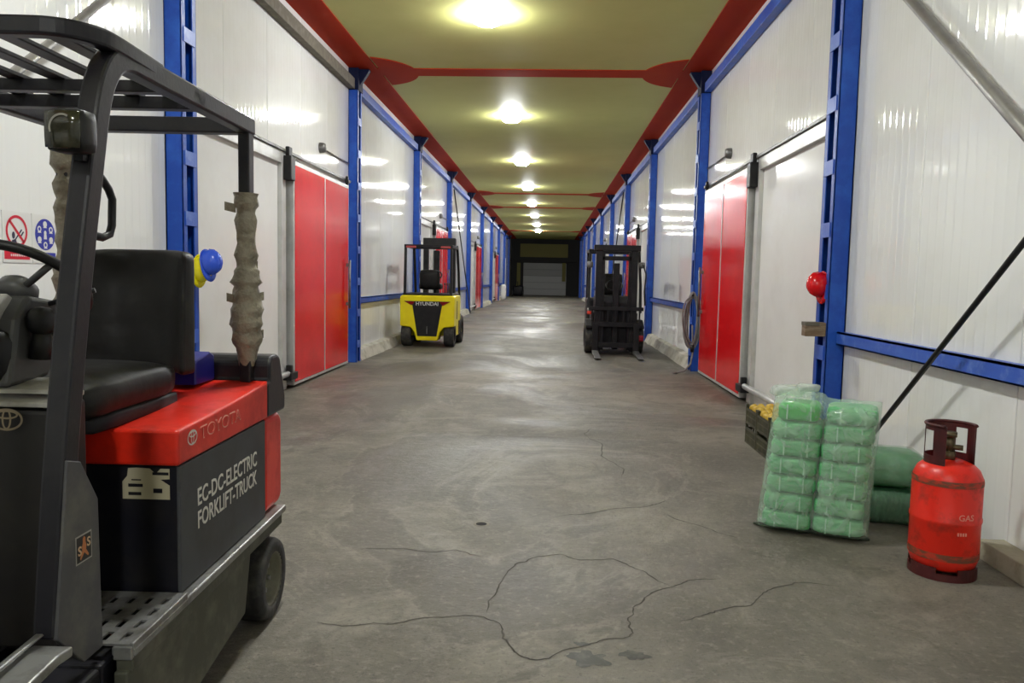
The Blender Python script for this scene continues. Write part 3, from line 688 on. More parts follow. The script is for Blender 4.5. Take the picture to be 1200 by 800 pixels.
bm = B(); rbox(bm, (-.285, -.20, 1.285), (.07, .07, .08), .03, 3); cyl(bm, (-.285, -.2, 1.26), (-.29, -.2, 1.18), .022, .03); P('lever_knob', bm, M_black, col_)
# seat
st = None
bm = B(); rbox(bm, (-.385, .13, 1.045), (.41, .62, .13), .055, 5, puff=.015, jitter=.006, seed=2); st = P('seat', bm, M_seat)
bm = B(); rbox(bm, (-.385, .15, .975), (.40, .56, .06), .02, 3); P('seat_base', bm, M_tdark, st)
bm = B(); g_ = []
for i in range(15):
    t = i/14; z = 1.06 + .452*t; row = []
    for j in range(15):
        s_ = j/14*2-1; wdt = .205 - .014*t; dv = .52 + .06*t - .075*abs(s_)**2.6
        if t > .93: z = 1.482+.03*math.sqrt(max(0, 1-((t-.93)/.07)**2*0.2))
        row.append((-.385 + wdt*s_, dv + .006*noise.noise((s_*3, t*4, 1)), z - .014*abs(s_)**6))
    g_.append(row)
fr = [[bm.verts.new(q) for q in row] for row in g_]; bk = [[bm.verts.new((q[0]*1.0, q[1]+.10+.02*(1-i/14), q[2]-.004)) for q in row] for i, row in enumerate(g_)]
for i in range(14):
    for j in range(14):
        bm.faces.new((fr[i][j], fr[i][j+1], fr[i+1][j+1], fr[i+1][j])); bm.faces.new((bk[i][j+1], bk[i][j], bk[i+1][j], bk[i+1][j+1]))
for i in range(14):
    for j in (0, 14): bm.faces.new((fr[i][j], fr[i+1][j], bk[i+1][j], bk[i][j]))
for j in range(14):
    for i in (0, 14): bm.faces.new((fr[i][j], fr[i][j+1], bk[i][j+1], bk[i][j]))
for f in bm.faces: f.smooth = True
P('backrest', bm, M_seat, bevel=.022, seg=3)
# mast and forks in front (outside the frame to the lower left)
for u in (-.22, -.70):
    bm = B(); box(bm, u-.05, u+.05, -1.13, -1.0, .08, 1.95); P('mast_rail', bm, M_guard, bevel=.006)
bm = B(); box(bm, -.72, -.2, -1.1, -1.02, 1.85, 1.93); P('mast_crossbar', bm, M_guard)
bm = B(); box(bm, -.80, -.12, -1.19, -1.14, .15, .5); P('fork_carriage', bm, M_guard)

# blue box on the hood behind the seat
bb = empty('blue_box', Matrix.Rotation(PHI, 4, 'Z') @ Vector((-.275, .727, 0)) + Vector((-1.12, 2.3, .991)), PHI, 'small dark blue box with a white card behind the forklift seat', 'box')
M_bbox = mat('box_blue', srgb(24, 26, 120), .4)
bm = B(); prism(bm, [(-.092, .0), (.094, .0), (.094, .10), (.05, .118), (-.08, .095), (-.092, .085)], 'x', -.065, .062); obj('box_body', bm, M_bbox, bb, bevel=.006)
bm = B(); cbox(bm, (-.035, -.035, .108), (.05, .07, .004), M=Matrix.Rotation(.2, 4, 'X')); obj('card', bm, mat('card_white', (.7, .7, .72, 1), .4), bb)

# ================================================================== YELLOW FORKLIFT
Yf = empty('forklift', (-2.44, 16.5, 0), 0, 'yellow electric forklift seen from behind by the left wall', 'forklift')
M_yel = mat('truck_yellow', srgb(252, 234, 8), .3, dirt=srgb(238, 214, 10), dscale=3, damt=.5)
y0 = -.9
def Q(name, bm, m, parent=None, **k): return obj(name, bm, m, parent or Yf, **k)
outl = [(-.55, .42), (-.555, 1.0), (-.52, 1.04), (.52, 1.04), (.555, 1.0), (.55, .42), (.34, .40), (.26, .30), (.215, .13), (-.215, .13), (-.26, .30), (-.34, .40)]
bm = B(); prism(bm, outl, 'y', y0, y0+.42); ycw = Q('counterweight', bm, M_yel, bevel=.025, seg=3)
bm = B(); prism(bm, [(-.47, .925), (-.30, .84), (-.195, .22), (.195, .22), (.30, .84), (.47, .925)], 'y', y0-.006, y0+.03); Q('grille', bm, M_black, ycw, bevel=.006)
for s in (-1, 1):
    bm = B(); prism(bm, [(s*.465, .92), (s*.25, .915), (s*.30, .855), (s*.32, .84)], 'y', y0-.014, y0); Q('tail_lamp', bm, mat('lamp_red', srgb(130, 10, 16), .25), ycw)
Q('lettering', text_fit('HYUNDAI', .45, .075, 0, (0, y0-.0155, .875), (1, 0, 0), (0, 0, 1), .012), mat('letter_chrome', (.75, .75, .75, 1), .35), ycw)
bm = B(); box(bm, -.008, .008, y0-.016, y0, .27, .42); Q('tow_pin', bm, M_steel, ycw)
bm = B(); prism(bm, [(y0+.42, .20), (y0+.42, 1.04), (.30, 1.03), (.36, .95), (.36, .56), (.55, .52), (.62, .20)], 'x', -.53, .53); Q('body', bm, M_yel, bevel=.02)
bm = B(); box(bm, .525, .538, -.35, -.25, .55, .92); box(bm, .525, .54, .0, .28, .22, .50); Q('side_vents', bm, M_black)
bm = B(); box(bm, -.50, .50, y0+.04, .28, 1.04, 1.075); Q('deck_trim', bm, M_black, bevel=.006)
bm = B(); rbox(bm, (-.02, -.28, 1.22), (.46, .44, .14), .05, 4); Q('seat', bm, M_seat)
bm = B(); rbox(bm, (-.02, -.46, 1.36), (.42, .13, .40), .06, 4); Q('backrest', bm, M_seat)
for s in (-1, 1):
    wheel('rear_wheel', s*.535, s, y0+.24, .24, .24, .20, Yf, None, M_tdark); wheel('front_wheel', s*.56, s, .50, .30, .30, .22, Yf, None, M_tdark)
    bm = B(); sweep(bm, [(s*.47, y0+.08, 1.05), (s*.465, y0+.12, 2.0)], .05, .06, (1, 0, 0)); Q('guard_pillar', bm, M_black, bevel=.006)
    bm = B(); sweep(bm, [(s*.48, .56, .95), (s*.475, .40, 1.5), (s*.465, .22, 2.0), (s*.465, .1, 2.06)], .05, .06, (1, 0, 0)); Q('guard_pillar', bm, M_black, bevel=.006)
    bm = B(); box(bm, s*.465-.025, s*.465+.025, y0+.08, .15, 2.0, 2.06); Q('roof_rail', bm, M_black, bevel=.006)
    bm = B(); box(bm, s*.35-.10, s*.35+.10, y0+.075, y0+.1, 1.99, 2.03); Q('rear_lamp', bm, mat('lamp_pale_red', srgb(190, 80, 80), .3) , bevel=.006)
for v0 in (y0+.09, .08):
    bm = B(); box(bm, -.49, .49, v0, v0+.06, 2.0, 2.06); Q('roof_cross_bar', bm, M_black, bevel=.006)
for i in range(6):
    bm = B(); u = -.40+i*.16; box(bm, u-.02, u+.02, y0+.12, .1, 2.035, 2.055); Q('roof_slat', bm, M_black)
for s in (-1, 1):
    bm = B(); box(bm, s*.30-.055, s*.30+.055, .74, .90, .06, 2.1); Q('mast_rail', bm, M_black, bevel=.008)
    bm = B(); box(bm, s*.30-.05, s*.30+.05, .90, 1.7, .05, .09); Q('fork', bm, M_steel, bevel=.008)
bm = B(); box(bm, -.13, .0, .76, .88, .15, 2.0); Q('lift_cylinder', bm, M_black, bevel=.02)
bm = B(); box(bm, -.36, .36, .72, .92, 2.05, 2.27); Q('mast_head', bm, M_black, bevel=.015)
bm = B(); box(bm, -.48, .48, .90, .96, .2, .3); box(bm, -.48, .48, .90, .96, .5, .6); box(bm, -.44, .44, .90, .93, .3, .5); Q('fork_carriage', bm, M_black)
bm = B(); cyl(bm, (0, .2, 1.0), (0, .1, 1.42), .025); tube(bm, [(.15*math.cos(2*PI*i/20), .08+.10*math.sin(2*PI*i/20), 1.45+.10*math.sin(2*PI*i/20)) for i in range(20)], .015, 6, closed=True); Q('steering_wheel', bm, M_black)
bm = B()
for i in range(3): cyl(bm, (.22+.05*i, .12, 1.05), (.22+.05*i, .10, 1.25), .01); rbox(bm, (.22+.05*i, .10, 1.27), (.035, .035, .05), .015, 2)
Q('lever', bm, M_dash)

# ================================================================== DARK FORKLIFT facing us
Df = empty('forklift', (1.28, 15.9, 0), 0, 'black forklift facing the camera with lowered forks by the right wall', 'forklift')
def D_(name, bm, m, parent=None, **k): return obj(name, bm, m, parent or Df, **k)
M_dbody = mat('black_truck', (.006, .0055, .008, 1), .5, spec=.3, dirt=(.026, .022, .024, 1), dscale=5, damt=.6)
for s in (-1, 1):
    bm = B(); box(bm, s*.335-.06, s*.335+.06, -.92, -.76, .07, 2.03); D_('mast_rail', bm, M_dbody, bevel=.008)
    bm = B(); box(bm, s*.26-.035, s*.26+.035, -.90, -.80, .09, 1.95); D_('inner_rail', bm, M_dbody, bevel=.006)
    bm = B(); prism(bm, [(-1.02, .04), (-2.02, .03), (-2.02, .045), (-1.07, .095), (-1.02, .095)], 'x', s*.385-.055, s*.385+.055); fk = D_('fork', bm, M_steel, bevel=.006); bm = B(); box(bm, s*.385-.055, s*.385+.055, -1.07, -1.02, .09, .60); D_('fork_shank', bm, M_dbody, fk, bevel=.006)
    wheel('front_wheel', s*.56, s, -.52, .30, .30, .19, Df, None, M_tdark); wheel('rear_wheel', s*.52, s, .72, .24, .24, .17, Df, None, M_tdark)
    bm = B(); sweep(bm, [(s*.50, -.62, .80), (s*.50, -.50, 1.35), (s*.48, -.28, 1.98)], .05, .055, (1, 0, 0)); D_('guard_pillar', bm, M_dbody, bevel=.006)
    bm = B(); sweep(bm, [(s*.47, .80, 1.0), (s*.47, .72, 2.0)], .05, .055, (1, 0, 0)); D_('guard_pillar', bm, M_dbody, bevel=.006)
    bm = B(); box(bm, s*.48-.025, s*.48+.025, -.30, .76, 1.97, 2.03); D_('roof_rail', bm, M_dbody)
    bm = B(); prism(bm, [(-.85, .55), (-.60, .66), (-.40, .66), (-.20, .55), (-.20, .50), (-.85, .50)], 'x', s*.47-.09, s*.47+.09); D_('fender', bm, M_dbody, bevel=.01)
    bm = B(); rbox(bm, (s*.50, -.66, 1.72), (.12, .08, .12), .03, 3); D_('work_lamp', bm, M_steel)
bm = B(); box(bm, -.44, .44, -.95, -.74, 1.98, 2.09); D_('mast_head', bm, M_dbody, bevel=.01)
bm = B(); box(bm, -.30, .30, -.90, -.78, 1.80, 1.88); D_('mast_crossbar', bm, M_dbody, bevel=.008)
bm = B(); box(bm, -.46, .46, -1.02, -.94, .14, .24); D_('carriage_bar', bm, M_dbody, bevel=.008)
bm = B(); box(bm, -.46, .46, -1.02, -.94, .54, .63); D_('carriage_bar', bm, M_dbody, bevel=.008)
bm = B(); box(bm, -.52, .52, -.98, -.94, .85, .92); D_('backrest_bar', bm, M_dbody, bevel=.006)
for i in range(7):
    bm = B(); u = -.45+i*.15; box(bm, u-.014, u+.014, -.975, -.95, .62, .87); D_('backrest_slat', bm, M_dbody)
bm = B(); box(bm, -.06, .06, -.88, -.80, .1, 1.75); D_('lift_cylinder', bm, M_dbody, bevel=.02)
bm = B(); box(bm, -.44, .44, -.70, .30, .16, .80); prism(bm, [(-.72, .50), (-.72, 1.0), (-.60, 1.12), (-.45, 1.12), (-.45, .50)], 'x', -.40, .40); D_('body', bm, M_dbody, bevel=.02)
bm = B(); box(bm, -.50, .50, .25, 1.05, .18, 1.05); D_('counterweight', bm, M_dbody, bevel=.05, seg=3)
bm = B(); rbox(bm, (0, .05, 1.05), (.45, .44, .14), .05, 4); rbox(bm, (0, .28, 1.33), (.44, .12, .46), .05, 4); D_('seat', bm, M_seat)
bm = B(); tube(bm, [(.16*math.cos(2*PI*i/20), -.38+.12*math.sin(2*PI*i/20), 1.32+.10*math.sin(2*PI*i/20)) for i in range(20)], .015, 6, closed=True); cyl(bm, (0, -.38, 1.31), (0, -.52, 1.05), .025); D_('steering_wheel', bm, M_black)
for i in range(6):
    bm = B(); u = -.40+i*.16; box(bm, u-.02, u+.02, -.30, .76, 2.005, 2.03); D_('roof_slat', bm, M_dbody)
for v0 in (-.31, .71):
    bm = B(); box(bm, -.49, .49, v0, v0+.055, 1.97, 2.03); D_('roof_cross_bar', bm, M_dbody)
bm = B(); rbox(bm, (-.50, -.92, .80), (.09, .05, .07), .015, 2); D_('indicator_lamp', bm, mat('lamp_orange_red', srgb(225, 60, 40), .3))
bm = B(); rbox(bm, (-.50, -.92, .86), (.09, .05, .05), .015, 2); D_('marker_lamp', bm, mat('lamp_clear', (.7, .66, .6, 1), .3))
bm = B(); rbox(bm, (.45, -.98, .33), (.17, .06, .12), .02, 2); D_('red_tag', bm, mat('tag_red', srgb(150, 16, 40), .5))
bm = B(); tube(bm, [(.50, -.80, 1.75), (.56, -.84, 1.55), (.54, -.86, 1.2), (.56, -.84, .95)], .014, 6); D_('hose', bm, M_black)

# ================================================================== GAS CYLINDER
G = empty('gas_cylinder', (2.01, 3.93, 0), 0, 'red gas cylinder with dark collar by the right wall', 'gas cylinder')
M_gas = mat('cylinder_red', srgb(226, 36, 16), .36, dirt=srgb(150, 40, 22), dscale=7, damt=.75, dlo=.52, dhi=.68, rvar=.25)
nt = M_gas.node_tree
M_gasd = mat('collar_burgundy', srgb(74, 18, 20), .5, dirt=srgb(40, 14, 16), dscale=9, damt=.7)
M_scuff = mat('scuff_brown', srgb(110, 62, 40), .6, dirt=srgb(190, 46, 24), dscale=16, damt=.9, dlo=.45, dhi=.55, stretch=(1, 1, 3))
R0 = .159
bm = B(); lathe(bm, [(.0, .035), (.10, .03), (.145, .055), (R0, .10), (R0, .275), (R0+.004, .283), (R0+.004, .297), (R0, .305), (R0, .475), (R0-.004, .50), (.14, .535), (.115, .558), (.07, .575), (0, .58)], 40); obj('bottle', bm, M_gas, G)
for z0, z1 in ((.465, .495), (.10, .135)):
    bm = B(); lathe(bm, [(R0+.0012, z0), (R0+.0014, (z0+z1)/2), (R0+.0012-(.002 if z1 > .4 else 0), z1)], 40); obj('scuffed_band', bm, M_scuff, G)
bm = B(); prof_n = 40
for k in range(prof_n):       # foot ring with notches
    a0, a1 = 2*PI*k/prof_n, 2*PI*(k+1)/prof_n; ztop = .062 if (k % 10) < 6 else .035
    v_ = [bm.verts.new((r*math.cos(a), r*math.sin(a), z)) for r in (.148, .156) for a in (a0, a1) for z in (0.0, ztop)]
    for f in ((4, 6, 7, 5), (0, 1, 3, 2), (1, 5, 7, 3), (0, 2, 6, 4), (0, 4, 5, 1), (2, 3, 7, 6)): bm.faces.new([v_[i] for i in f])
obj('foot_ring', bm, M_gasd, G)
bm = B(); RC = .112
def shroud(a0, a1, z0, z1):
    n = max(2, int(abs(a1-a0)/8)); rows = []
    for i in range(n+1):
        a = math.radians(a0+(a1-a0)*i/n); rows.append([bm.verts.new((r*math.cos(a), r*math.sin(a), z)) for r, z in ((RC-.004, z0), (RC, z0), (RC, z1), (RC-.004, z1))])
    for A, D in zip(rows, rows[1:]):
        for j in range(4): bm.faces.new((A[j], A[(j+1) % 4], D[(j+1) % 4], D[j]))
    bm.faces.new(rows[0][::-1]); bm.faces.new(rows[-1])
shroud(-20, 235, .725, .752); shroud(-20, 20, .55, .73); shroud(-20, 235, .55, .60); shroud(50, 105, .59, .73); shroud(150, 160, .59, .73); shroud(205, 235, .59, .73)
tube(bm, [(RC*math.cos(math.radians(a)), RC*math.sin(math.radians(a)), .752) for a in range(-20, 236, 10)], .008, 6)
obj('collar', bm, M_gasd, G)
bm = B(); cyl(bm, (0, 0, .57), (0, 0, .62), .028); cyl(bm, (0, 0, .62), (0, 0, .69), .02); cyl(bm, (0, 0, .64), (.05, -.03, .64), .014); cyl(bm, (0, 0, .69), (0, 0, .715), .03, n=10); obj('valve', bm, mat('brass_dark', (.12, .09, .05, 1), .45, .7), G)
def wrap_text(s, width, height, az, z):
    b2 = text_fit(s, width, height, 0, (0, 0, 0), (1, 0, 0), (0, 1, 0), .01); r = R0+.0012
    for v in b2.verts:
        a = math.radians(az)+v.co.x/r; rr_ = r+.0006+v.co.z; v.co = Vector((rr_*math.cos(a), rr_*math.sin(a), z+v.co.y))
    return b2
M_gastext = mat('faded_white', srgb(232, 150, 132), .6)
obj('lettering', wrap_text('GAS', .075, .030, -82, .305+.02), M_gastext, G)
bm = B(); lathe(bm, [(0, 0)], 3) if False else None
bm = B()
for dx in (-.03, -.018, -.006, .006): 
    a = math.radians(-84)+dx/R0; p_ = Vector(((R0+.0012)*math.cos(a), (R0+.0012)*math.sin(a), .235)); t_ = Vector((-math.sin(a), math.cos(a), 0))*.004
    bm.faces.new([bm.verts.new(p_+q) for q in (-t_, t_, t_+Vector((0, 0, .016)), -t_+Vector((0, 0, .016)))])
obj('small_print', bm, M_gastext, G)

# ================================================================== GREEN BUNDLES IN CLEAR BAG
eb = Vector((.93, -.365, 0)).normalized(); nb = Vector((eb.y, -eb.x, 0))     # width direction, outward normal
if nb.y > 0: nb = -nb
ob = Vector((1.255, 4.53, 0)) + nb*.09; MB_ = Matrix((eb, -nb, Vector((0, 0, 1)))).transposed().to_4x4(); MB_.translation = ob
bag = empty('plastic_bag', ob+eb*.28, 0, 'tall clear plastic bag packed with two columns of green bundles', 'bag')
WB, HB, DB = .565, .80, .30
def bagpt(sx, side, t):
    """sx 0..1 across, side -1 front +1 back, t 0..1 up"""
    l = abs(((sx*2) % 1.0)*2-1) if 0 < sx < 1 else 1
    dep = .5*DB*(.42+.58*math.sqrt(max(0, 1-l**3.2))) if 0 < sx < 1 else .012
    zt = HB*t
    lean = .055*t
    pin = min(1, (t/.07)**.6) if t < .07 else 1
    tt = max(0, (t-.90)/.10)
    top = 1-tt**2*.9
    z = zt
    if sx < .5: z = zt*(1.0+.05*math.sin(PI*sx*2)*t)
    else: z = zt*(.985)
    dep *= pin*top
    wv = .006*noise.noise((sx*9, t*7, side*3.0))+.004*noise.noise((sx*4, t*22, side*7.0))
    x = WB*(sx-.5)*(1.0+.07*(1-t)) + WB*.5 + lean
    return Vector((x, .16+side*(dep)+wv*pin, z+.006*noise.noise((sx*9, t*5, side)) + (.012 if t <= 0 else 0)))
NX, NT = 44, 52
bm = B(); gr = {}
for side in (-1, 1):
    for i in range(NX+1):
        for j in range(NT+1):
            if side == 1 and i in (0, NX): gr[side, i, j] = gr[-1, i, j]; continue
            q = bagpt(i/NX, side, j/NT); gr[side, i, j] = bm.verts.new(MB_ @ q - bag.location)
for side in (-1, 1):
    for i in range(NX):
        for j in range(NT): bm.faces.new((gr[side, i, j], gr[side, i+1, j], gr[side, i+1, j+1], gr[side, i, j+1])).smooth = True
for i in range(NX):
    try: bm.faces.new((gr[-1, i, NT], gr[-1, i+1, NT], gr[1, i+1, NT], gr[1, i, NT])).smooth = True
    except ValueError: pass
obj('bag_film', bm, film_mat('bag_film', (.66, .86, .70, 1), .31), bag)
bm = B(); rbox(bm, MB_ @ Vector((.12, .16, .825)) - bag.location, (.17, .10, .07), .03, 5, jitter=.03, seed=4)
rbox(bm, MB_ @ Vector((.22, .16, .835)) - bag.location, (.12, .08, .05), .02, 5, jitter=.03, seed=8); obj('bag_top', bm, film_mat('bag_top_film', (.72, .78, .72, 1), .5), bag)
obj('bag_print', text_fit('15AM', .11, .024, 0, MB_ @ Vector((.305, .046, .27)) - bag.location, eb, (0, 0, 1), .01), mat('print_dark', (.03, .07, .05, 1), .6), bag)
bm = B(); q0 = MB_ @ Vector((-.03, .13, .010)) - bag.location; tube(bm, [MB_ @ Vector((-.035+.63*i/24, .15+.012*noise.noise((i*.7, 2, 2)), .012+.006*noise.noise((i*.9, 1, 1)))) - bag.location for i in range(25)], [.006+.012*math.sin(PI*i/24)**.4 for i in range(25)], 6); obj('bag_seam', bm, mat('seam_dark', (.035, .045, .03, 1), .5), bag)
M_grn = mat('bundle_green', (.10, .40, .15, 1), .5, dirt=(.17, .50, .25, 1), dscale=9, damt=.8, bump=.004, bscale=25, stretch=(1, 1, 6))
M_grnb = mat('bundle_bright_green', (.012, .42, .03, 1), .4, dirt=(.02, .55, .05, 1), dscale=9, damt=.6, bump=.003, bscale=30, stretch=(1, 1, 8))
M_strap = mat('strap_pale', (.42, .66, .48, 1), .4)
for cidx, colname in ((0, 'left'), (1, 'right')):
    for r_ in range(7):
        top = r_ == 6
        x = .155+.27*cidx+.055*(r_*.105/HB)+random.uniform(-.006, .006); z = .03+.0535+r_*.1045
        lab = 'green bundle in the clear bag, %s column, %s' % (colname, 'topmost and bright green' if top and cidx == 0 else ('topmost' if top else ORD[r_+1]+' from the floor'))
        e_ = empty('green_bundle', MB_ @ Vector((x, .16, z-.0525)), math.atan2(eb.y, eb.x), lab, 'bundle', 'green bundles in the clear bag')
        bm = B(); wd_ = .262 if not (top and cidx == 0) else .22
        rbox(bm, (0, 0, .0505), (wd_, .235, .100), .03, 6, jitter=.003, seed=r_+9*cidx)
        obj('folded_stack', bm, M_grnb if (top and cidx == 0) else M_grn, e_)
        bm = B()
        for sx in (-.06, .065):
            box(bm, sx-.004, sx+.004, -.1225, -.116, .010, .092)
        obj('strap', bm, M_strap, e_)
# two green packs behind, lying on each other
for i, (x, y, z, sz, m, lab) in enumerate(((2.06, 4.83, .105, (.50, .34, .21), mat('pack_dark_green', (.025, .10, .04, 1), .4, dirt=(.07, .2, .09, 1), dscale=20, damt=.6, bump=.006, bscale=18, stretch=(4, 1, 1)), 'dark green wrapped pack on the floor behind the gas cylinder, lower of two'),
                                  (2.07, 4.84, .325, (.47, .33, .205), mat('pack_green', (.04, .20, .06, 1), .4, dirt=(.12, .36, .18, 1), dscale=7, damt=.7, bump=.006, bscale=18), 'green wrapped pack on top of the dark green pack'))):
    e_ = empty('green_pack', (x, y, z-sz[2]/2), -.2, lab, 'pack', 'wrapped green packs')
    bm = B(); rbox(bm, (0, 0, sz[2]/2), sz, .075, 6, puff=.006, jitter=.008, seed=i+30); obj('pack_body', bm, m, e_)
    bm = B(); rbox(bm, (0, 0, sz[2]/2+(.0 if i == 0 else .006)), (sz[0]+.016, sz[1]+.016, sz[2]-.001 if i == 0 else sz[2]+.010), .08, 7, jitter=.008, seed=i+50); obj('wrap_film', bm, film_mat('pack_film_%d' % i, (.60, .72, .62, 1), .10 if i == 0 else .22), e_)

# ================================================================== CRATES WITH YELLOW FRUIT
M_crate = mat('crate_olive_black', (.045, .045, .022, 1), .5, dirt=(.10, .095, .05, 1), dscale=12, damt=.7)
M_fruit = mat('fruit_yellow', srgb(214, 178, 62), .45, dirt=srgb(176, 140, 48), dscale=30, damt=.7)
CW, CD, CHt = .36, .46, .155
def crate(x, y, z, lab):
    e_ = empty('crate', (x, y, z), 0, lab, 'crate', 'stacked plastic crates')
    bm = B(); box(bm, -CD/2, CD/2, -CW/2, CW/2, .0, .008); obj('crate_floor', bm, M_crate, e_)
    for sx in (-1, 1):
        for sy in (-1, 1):
            bm = B(); cbox(bm, (sx*(CD/2-.012), sy*(CW/2-.012), CHt/2), (.024, .024, CHt)); cbox(bm, (sx*(CD/2-.012), sy*(CW/2-.012), CHt+.009), (.028, .028, .018)); obj('corner_post', bm, M_crate, e_, bevel=.004)
    for ax, sgn in (('x', -1), ('x', 1), ('y', -1), ('y', 1)):
        bm = B(); L_ = CW if ax == 'x' else CD
        def wb(a0, a1, z0, z1, t=.008):
            o_ = sgn*((CD if ax == 'x' else CW)/2-.006)
            if ax == 'x': box(bm, o_-t/2, o_+t/2, a0, a1, z0, z1)
            else: box(bm, a0, a1, o_-t/2, o_+t/2, z0, z1)
        wb(-L_/2+.02, L_/2-.02, .0, .02); wb(-L_/2+.02, L_/2-.02, .118, .138, .012); wb(-L_/2+.02, L_/2-.02, .066, .076)
        n_ = int(L_/.024)
        for i in range(n_):
            a = -L_/2+.02+(L_-.04)*(i+.5)/n_; wb(a-.006, a+.006, .0, .13, .006)
        obj('slatted_side', bm, M_crate, e_)
    return e_
cx0 = 1.80+CD/2
for yy, nm in ((6.51, 'front'), (6.885, 'rear')):
    crate(cx0, yy, 0, 'dark slatted crate on the floor beside the plastic bag, lower of the %s stack' % nm)
    crate(cx0, yy, CHt+.019, 'dark slatted crate of yellow fruit, upper of the %s stack' % nm)
    src = None
    for i in range(6):
        for j in range(5):
            nm_l = 'yellow fruit in the upper %s crate' % nm
            px_, py_ = cx0-CD/2+.052+i*.071+random.uniform(-.006, .006), yy-CW/2+.048+j*.066+random.uniform(-.006, .006)
            pz_ = CHt+.019+.128+random.uniform(0, .03)
            if src is None:
                bm = B(); lathe(bm, [(0, .034), (.012, .037), (.026, .028), (.034, .008), (.034, -.01), (.024, -.03), (.01, -.036), (0, -.033)], 10); o = obj('fruit', bm, M_fruit); src = o
            else: o = src.copy(); C.objects.link(o)
            o.location = (px_, py_, pz_); o.rotation_euler = (random.uniform(-.6, .6), random.uniform(-.6, .6), random.uniform(0, 6))
            tag(o, nm_l, 'fruit', 'yellow fruit in the upper %s crate' % nm)

# ================================================================== HARD HATS, WOOD BLOCK
def hard_hat(loc, ax, up, m, label, r=.112, h=.15):
    """ax = direction the crown points, up = direction of the brim's peak"""
    e_ = empty('hard_hat', loc, 0, label, 'hard hat')
    az = Vector(ax).normalized(); ax_ = Vector(up); ax_ = (ax_-az*ax_.dot(az)).normalized(); ay = az.cross(ax_)
    M = Matrix((ax_, ay, az)).transposed().to_4x4()
    bm = B(); Sx = Matrix.Diagonal((1.18, .98, 1, 1))
    lathe(bm, [(r, 0), (r*1.0, .02), (r*.97, h*.4), (r*.84, h*.68), (r*.58, h*.89), (r*.3, h*.98), (0, h)], 28, M=M @ Sx); sh = obj('shell', bm, m, e_, solid=.004)
    bm = B(); rows = []
    for i in range(29):
        a = 2*PI*i/28; w_ = .012+.045*max(0, math.cos(a))**2
        p0 = Vector((1.18*r*math.cos(a), .98*r*math.sin(a), .004)); p1 = Vector(((1.18*r+w_)*math.cos(a), (.98*r+w_*.7)*math.sin(a), -.012*max(0, math.cos(a))))
        rows.append((bm.verts.new(M @ p0), bm.verts.new(M @ p1)))
    for A, D in zip(rows, rows[1:]): bm.faces.new((A[0], D[0], D[1], A[1])).smooth = True
    obj('brim', bm, m, e_, solid=.005)
    bm = B(); tube(bm, [M @ Vector((x, 0, z)) for x, z in ((1.18*r*.98, h*.3), (1.18*r*.84, h*.66), (1.18*r*.5, h*.92), (0, h*1.0), (-1.18*r*.5, h*.92), (-1.18*r*.84, h*.66), (-1.18*r*.98, h*.3))], .009, 6); obj('ridge', bm, m, e_)
    bm = B(); ring = [M @ Vector((1.05*r*math.cos(2*PI*i/20), .85*r*math.sin(2*PI*i/20), .0)) for i in range(20)]; tube(bm, ring, .008, 5, closed=True); obj('headband', bm, M_paleplate, e_)
    return e_
hard_hat((XR-.15-.012, 6.68, 1.425), (-1, -.25, .12), (.1, -.15, -1), mat('hat_red', srgb(214, 14, 26), .22), 'red hard hat hung on the nearest right column', r=.088, h=.125)
hard_hat((XL+.15+.085, 6.66, 1.455), (1, -.25, .05), (.05, -.1, -1), mat('hat_yellow', srgb(232, 220, 20), .25), 'yellow hard hat hung under the blue one on the left column', r=.095, h=.12)
hard_hat((XL+.15+.165, 6.64, 1.505), (1, -.3, .25), (.25, -.1, -1), mat('hat_blue', srgb(50, 86, 205), .22), 'blue hard hat hung over the yellow one on the left column', r=.092, h=.125)
for x0, x1, y, z, sd in ((XR-.15, XR-.21, 6.68, 1.45, 'red hard hat on the right'), (XL+.15, XL+.30, 6.68, 1.49, 'blue and yellow hard hats on the left')):
    bm = B(); cyl(bm, (x0, y, z), (x1, y, z+.01), .008, n=8); tag(obj('hook', bm, M_black), 'small dark peg holding the '+sd+' column', 'hook')
wbk = empty('wood_block', (XR-.15-.085, 6.60, 1.0), 0, 'brown wooden block fixed to the nearest right column below the red hard hat', 'block')
M_wood = mat('old_wood', (.16, .10, .055, 1), .6, dirt=(.34, .26, .17, 1), dscale=7, damt=.7, stretch=(1, 1, 5))
bm = B(); box(bm, -.085, .084, -.05, .05, .0, .115); obj('wood', bm, M_wood, wbk, bevel=.006)
bm = B(); box(bm, -.087, .03, -.054, .054, .088, .118); obj('metal_strip', bm, M_dust, wbk, bevel=.003)

# ================================================================== HOSE COIL
M_hose = mat('hose_grey', (.22, .21, .21, 1), .5, dirt=(.12, .11, .1, 1), dscale=10, damt=.6)
hs = empty('hose', (XR-.17, 12.36, 0), 0, 'grey hose coiled and hung on the second right column', 'hose')
bm = B(); pts = []
for i in range(7*28):
    a = 2*PI*i/28; t = i/28; w_ = .15+.025*math.sin(t*2.1+1); h_ = .40+.05*math.sin(t*1.7)
    pts.append((-.03+w_*math.sin(a)*(.75+.25*math.cos(a*.5+t))+.02*math.sin(t*3), -.02-.018*(t % 3)+.01*math.cos(a*2), .82+h_*math.cos(a)))
tube(bm, pts, .0125, 6); obj('coil', bm, M_hose, hs)
bm = B(); tube(bm, [(-.02, -.04, .75), (-.01, -.05, .5), (.0, -.05, .32), (-.04, -.12, .15), (-.14, -.2, .05), (-.27, -.24, .016)], .014, 6); cyl(bm, (-.27, -.24, .016), (-.33, -.25, .016), .018, n=6); obj('hose_tail', bm, M_hose, hs)
